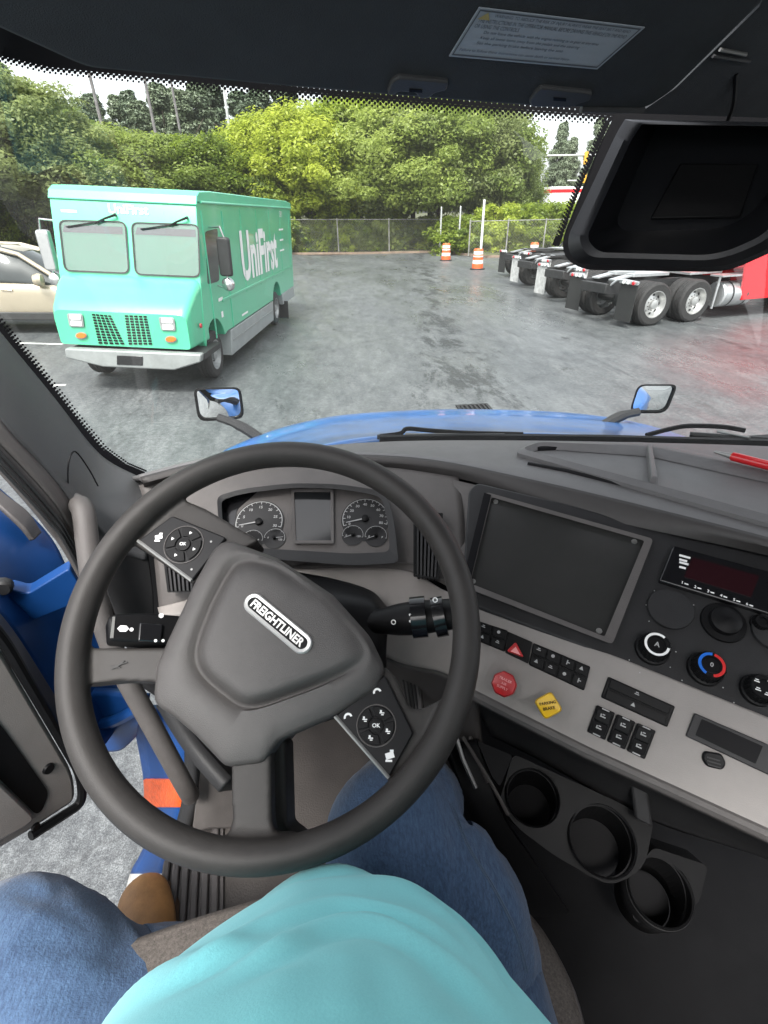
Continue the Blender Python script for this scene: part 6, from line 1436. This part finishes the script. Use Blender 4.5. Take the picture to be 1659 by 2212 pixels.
# continuous body, grown with the skin modifier from a skeleton
J = {}
def bone_body():
    pts = [(-.03, -.10, 1.66, .13, .12), (-.03, -.10, 1.82, .14, .12), (-.03, -.13, 2.0, .15, .11), (-.03, -.17, 2.16, .10, .08), (-.03, -.19, 2.26, .055, .055), (-.03, -.20, 2.36, .075, .085), (-.03, -.20, 2.45, .08, .09), (-.03, -.21, 2.52, .05, .06)]
    ed_ = [(i, i+1) for i in range(7)]
    def chain(root, ps):
        k = root
        for p in ps: pts.append(p); ed_.append((k, len(pts)-1)); k = len(pts)-1
        return k
    rk, rh, rs_ = P(880, 1775, .70), P(960, 1960, .60), P(880, 1750, 1.08)
    chain(0, [(.06, -.08, 1.64, .07, .07), (*(rk*.5+V(.06, -.06, 1.62)*.5), .05, .05), (*rk, .042, .042), (*(rk*.45+rs_*.55), .045, .045), (*rs_, .035, .035)])
    lk, la = P(40, 2085, .69), P(290, 2110, 1.12)
    chain(0, [(-.12, -.08, 1.64, .07, .07), (*(lk*.5+V(-.14, -.12, 1.62)*.5), .045, .045), (*lk, .04, .04), (*(lk*.45+la*.55), .045, .045), (*la, .035, .035)])
    for s_ in (-1, 1):
        k = chain(3, [(-.03+s_*.17, -.18, 2.14, .055, .055), (-.03+s_*.29, -.16, 1.93, .04, .04), (-.03+s_*.19, -.075, 2.16, .028, .028), (-.03+s_*.12, -.05, 2.27, .026, .03)])
        for f in range(4): chain(k, [(-.03+s_*(.10+.008*f), -.04+.012*f, 2.33, .009, .009), (-.03+s_*(.075+.006*f), -.04+.010*f, 2.36, .008, .008)])
        chain(k, [(-.03+s_*.085, -.075, 2.28, .010, .010), (-.03+s_*.065, -.07, 2.31, .009, .009)])
    return pts, ed_
pts, ed_ = bone_body(); me = bpy.data.meshes.new('body'); me.from_pydata([tuple(V(*p[:3])-PO) for p in pts], ed_, []); me.update()
bo_ = bpy.data.objects.new('body', me); COL.objects.link(bo_); me.materials.append(M['skin']); bo_.parent = person
bpy.context.view_layer.objects.active = bo_
md = bo_.modifiers.new('skin', 'SKIN'); sv = me.skin_vertices[0].data
for i, p in enumerate(pts): sv[i].radius = (p[3], p[4]); sv[i].use_root = (i == 0)
md.use_smooth_shade = True; md = bo_.modifiers.new('sub', 'SUBSURF'); md.levels = md.render_levels = 1
hr_ = MB(); hr_.grid([[V(-.03+.088*math.sin(t)*math.cos(q), -.215+.10*math.sin(t)*math.sin(q), 2.46+.105*math.cos(t))-PO for q in np.linspace(0, 6.283, 24, endpoint=False)] for t in np.linspace(.02, 1.45, 9)], closed=True); hr_.build('hair', M['hair'], person)
def tubeish(secs, n=40):                                          # (centre, rx vec, ry vec)
    return [[c+a*math.cos(t)+b*math.sin(t) for t in np.linspace(0, 2*math.pi, n, endpoint=False)] for c, a, b in secs]
def leg(path, rad, flat, name, mt, seed, wr=.006, n=64, m_=110):
    path = cr(path, m_); rad = np.interp(np.linspace(0, 1, m_), np.linspace(0, 1, len(rad)), rad); rows = []
    t0 = nrm(path[1]-path[0]); a = nrm(np.cross(t0, V(0, 0, 1)))
    for i, p in enumerate(path):
        t = nrm(path[min(i+1, m_-1)]-path[max(i-1, 0)]); a = nrm(a-t*(a @ t)); b = np.cross(t, a); r = []
        for th_ in np.linspace(0, 2*math.pi, n, endpoint=False):
            d = a*math.cos(th_)+b*math.sin(th_)*flat; q = p+d*rad[i]
            sv_ = Vector((q[0]*7+seed, q[1]*7, q[2]*7)); w1 = noise.noise(sv_); w2 = noise.noise(Vector((q[0]*22+seed+5, q[1]*22, q[2]*22)))
            k = 1-abs(noise.noise(Vector((q[0]*13+seed*2, q[1]*9, q[2]*16))))*2
            q = q+d*(w1*wr*1.6+w2*wr*.5+max(0, k-.45)*wr*1.5); r.append(q-PO)
        rows.append(r)
    mb = MB(); mb.grid(rows, closed=True); mb.poly(rows[0][::-1]); mb.poly(rows[-1]); return mb
rl = leg([V(.05, -.15, 1.66), P(1000, 2190, .585), P(945, 1990, .595), P(875, 1850, .615), P(872, 1765, .66), P(895, 1725, .75), P(890, 1735, .92), P(880, 1745, 1.08)], [.105, .105, .1, .092, .078, .067, .062, .06], 1.0, 'jeans', 'denim', 3.0)
# boot
bt = Zp(320, 2046, FLZ+.03); bf = nrm(Zp(312, 1918, bt[2])-Zp(325, 2080, bt[2])); bs_ = np.cross(bf, V(0, 0, 1)); secs = []
for (t, w_, h0, h1) in ((.115, .012, -.012, .012), (.108, .030, -.020, .022), (.09, .042, -.022, .030), (.05, .050, -.022, .038), (.0, .050, -.022, .048), (-.06, .042, -.022, .065), (-.10, .040, -.022, .10), (-.15, .042, -.022, .11), (-.19, .036, -.022, .10), (-.205, .016, -.02, .08)):
    secs.append((bt+bf*t+V(0, 0, (h0+h1)/2)-PO, bs_*w_, V(0, 0, (h1-h0)/2)))
bm2 = MB(); rws = tubeish(secs, 28); bm2.grid(rws, closed=True); bm2.poly(rws[0]); bm2.poly(rws[-1][::-1]); boot = bm2.build('boot', M['leather'], person, smooth=180, sub=1)
secs = [(c+V(0, 0, -.5*np.linalg.norm(b)*2*0-.0)-V(0, 0, np.linalg.norm(b))+V(0, 0, .004), a*1.08, V(0, 0, .010)) for c, a, b in secs]
bs2 = MB(); rws = tubeish(secs, 28); bs2.grid(rws, closed=True); bs2.poly(rws[0]); bs2.poly(rws[-1][::-1]); bs2.build('boot_sole', M['sole'], boot, smooth=60)
# shirt: horizontal sections of a leaning torso with drape folds running round the belly
def shirt():
    lv = [  # z, centre x, centre y, half width, depth to the front, depth to the back
        (1.615, -.055, .035, .195, .215, .26), (1.66, -.06, .03, .20, .222, .26), (1.72, -.062, .02, .20, .228, .25), (1.80, -.062, .01, .198, .222, .24), (1.88, -.06, -.01, .194, .205, .23), (1.96, -.055, -.04, .19, .18, .20), (2.04, -.045, -.075, .188, .155, .16), (2.11, -.035, -.11, .18, .13, .12), (2.165, -.03, -.14, .15, .10, .09), (2.20, -.03, -.16, .10, .075, .06)]
    n, m_ = 180, 130; L_ = cr(lv, m_); rows = []
    for i, (z, cx, cy_, hw, df, db_) in enumerate(L_):
        r = []
        for t in np.linspace(0, 2*math.pi, n, endpoint=False):
            s_, c_ = math.sin(t), math.cos(t); dep = df if s_ > 0 else db_
            dep *= 1-(.24*(-c_) if c_ < 0 and s_ > 0 else 0)
            x = cx+hw*math.copysign(abs(c_)**.9, c_); y = cy_+dep*math.copysign(abs(s_)**.92, s_)
            f = 0.0
            ph_ = z+.09*c_*c_-.05*c_+.012*noise.noise(Vector((t*1.3, z*3, 4)))
            for (z0, wd, am, tc_, tw) in ((1.70, .016, .008, 2.0, .7), (1.76, .022, .010, 1.35, .6), (1.825, .020, .012, 1.9, .75), (1.88, .026, .010, 1.1, .6), (1.93, .018, .006, 2.0, .5)):
                f += am*math.exp(-((ph_+.05*math.sin(t*2+z0*40)-z0)/wd)**2)*math.exp(-((t-tc_)/tw)**2)
            f += .004*noise.noise(Vector((x*9, y*9, z*7)))
            f += .006*math.sin(t*5+z*9)*math.exp(-((z-2.0)/.12)**2)*.5
            r.append(V(x+f*c_, y+f*s_, z+f*.4)-PO)
        rows.append(r)
    mb = MB(); mb.grid(rows, closed=True, facing=(0, 9, 9)); return mb
def crease(mb, lines, amp=.42):
    """raise (or sink) soft folds along lines seen on the garment: (points, amplitude, width)"""
    W = np.array(mb.v)+PO; tmp = MB(); tmp.v = [tuple(q) for q in W]; tmp.f = mb.f; sf = Surf(tmp)
    nv = np.zeros_like(W)
    for f in mb.f:
        n_ = np.cross(W[f[1]]-W[f[0]], W[f[2]]-W[f[0]])
        for k in f: nv[k] += n_
    nv /= (np.linalg.norm(nv, axis=1)[:, None]+1e-12); c = W.mean(0)
    if ((W-c)*nv).sum() < 0: nv = -nv
    tot = np.zeros(len(W))
    for pts_, am, wd in lines:
        q = cr(pts_, 40); L_ = np.array([sf.pt(u, v) for u, v in q]); best = np.full(len(W), 9.); bt_ = np.zeros(len(W))
        for k in range(len(L_)-1):
            a, b = L_[k], L_[k+1]; e = b-a; t = np.clip(((W-a) @ e)/(e @ e+1e-12), 0, 1); d = np.linalg.norm(W-a-t[:, None]*e, axis=1)
            m_ = d < best; best[m_] = d[m_]; bt_[m_] = (k+t[m_])/(len(L_)-1)
        tot += am*amp*np.exp(-(best/wd)**2)*np.clip(np.sin(math.pi*np.clip(bt_, .02, .98))*1.8, 0, 1)
    mb.v = [tuple(p) for p in W+nv*tot[:, None]-PO]
    return mb
SF = [([(300, 2140), (416, 2087), (540, 2015), (650, 1966), (749, 1948), (885, 1978), (975, 2040), (1050, 2130)], .009, .010),
      ([(330, 2160), (440, 2100), (560, 2040), (673, 1986), (770, 1966), (870, 1990), (950, 2045)], -.009, .008),
      ([(480, 2105), (560, 2058), (658, 2004), (771, 1985), (854, 2002), (960, 2075), (1040, 2150), (1090, 2215)], .010, .010),
      ([(470, 2140), (570, 2090), (670, 2035), (771, 2012), (850, 2030), (930, 2080), (1010, 2170), (1050, 2240)], -.008, .010),
      ([(880, 1905), (960, 1950), (1030, 2030), (1090, 2110), (1140, 2210)], -.006, .007), ([(900, 1930), (990, 2000), (1060, 2090), (1110, 2190)], .006, .008),
      ([(760, 2050), (765, 2110), (760, 2200)], .005, .012), ([(840, 2070), (880, 2130), (930, 2220)], .005, .012), ([(800, 2060), (815, 2120), (830, 2210)], -.004, .012),
      ([(640, 2080), (600, 2140), (560, 2220)], .004, .014), ([(350, 2110), (500, 2030), (620, 1955), (700, 1915)], .006, .008)]
sh = crease(shirt(), SF).build('t_shirt', M['shirt'], person, smooth=180, solid=.003)
RF = [([(770, 1850), (860, 1840), (960, 1860), (1040, 1900)], .005, .008), ([(780, 1875), (860, 1868), (960, 1890), (1060, 1940)], -.005, .007), ([(900, 1790), (960, 1800), (1010, 1830)], -.004, .006),
      ([(1010, 1930), (1070, 1990), (1110, 2060)], .006, .008), ([(980, 1930), (1050, 2000), (1090, 2080)], -.006, .007), ([(760, 1780), (830, 1770), (900, 1780)], .004, .007), ([(940, 1700), (985, 1800), (1050, 1900), (1120, 2030)], .0022, .0022)]
def seams(mb, lines, par):
    tmp = MB(); tmp.v = [tuple(np.array(q)+PO) for q in mb.v]; tmp.f = mb.f; sf = Surf(tmp); sm_ = MB()
    for q in lines:
        for du in (0, 4.5):
            L_ = [sf.pt(u+du, v, .0006)-PO for u, v in cr(q, 30)]
            sm_.tube(L_, .0009, 5)
    tag(sm_.build('seam_stitching', M['seam'], par, smooth=0), kind='stuff')
M['seam'] = mat('seam_thread', (.075, .11, .17), .8)
crease(rl, RF)
rj = rl.build('jeans_leg', M['denim'], person, smooth=180); seams(rl, [[(972, 1735), (1010, 1830), (1065, 1920), (1110, 2010), (1135, 2100)]], rj)
ll = leg([V(-.14, -.20, 1.66), P(400, 2330, .62), P(200, 2245, .61), P(60, 2110, .62), P(20, 2060, .66), P(60, 2080, .80), P(170, 2110, .98), P(285, 2110, 1.10)], [.11, .115, .110, .098, .085, .074, .064, .06], 1.0, 'jeans', 'denim', 8.0, .004)
LF = [([(20, 1925), (90, 1945), (160, 1985), (215, 2020)], -.008, .008), ([(10, 1955), (90, 1975), (170, 2010)], .007, .009), ([(100, 1905), (135, 1940), (140, 1990)], -.005, .006), ([(60, 1900), (100, 1915), (150, 1900)], .006, .007),
      ([(40, 2030), (130, 2040), (220, 2060), (300, 2080)], -.005, .008), ([(20, 2080), (120, 2090), (240, 2110)], .006, .010), ([(60, 2140), (170, 2140), (270, 2160)], -.005, .009), ([(140, 1895), (150, 1930), (138, 1975), (160, 2020)], .0022, .0022)]
crease(ll, LF)
lj = ll.build('jeans_leg', M['denim'], person, smooth=180)
for s_ in (-1, 1):
    q = [V(-.03+s_*.13, -.16, 2.14), V(-.03+s_*.20, -.17, 2.10), V(-.03+s_*.26, -.165, 1.99)]
    MB().tube([k-PO for k in cr(q, 12)], list(np.linspace(.085, .066, 12)), 20, False).build('sleeve', M['shirt'], person, smooth=180, solid=.003)


# ------------------------------------------------------------------ labels of look-alikes: add their place in the row
ORD = ['first', 'second', 'third', 'fourth', 'fifth', 'sixth', 'seventh', 'eighth', 'ninth', 'tenth', 'eleventh', 'twelfth', 'thirteenth', 'fourteenth', 'fifteenth', 'sixteenth', 'seventeenth', 'eighteenth', 'nineteenth', 'twentieth', 'last but three', 'last but two', 'last but one', 'last']
by = {}
for o in scene.objects:
    if o.parent is None and o.get('group') and o.get('label'): by.setdefault(o['label'], []).append(o)
for lab, os_ in by.items():
    if len(os_) < 2: continue
    os_.sort(key=lambda o: ((np.array(o.location)-CAM) @ RIGHT)/((np.array(o.location)-CAM) @ FWD))
    for k, o in enumerate(os_): o['label'] = lab+', '+ORD[k]+' from the left' if len(lab.split()) < 12 else lab+', '+ORD[k]
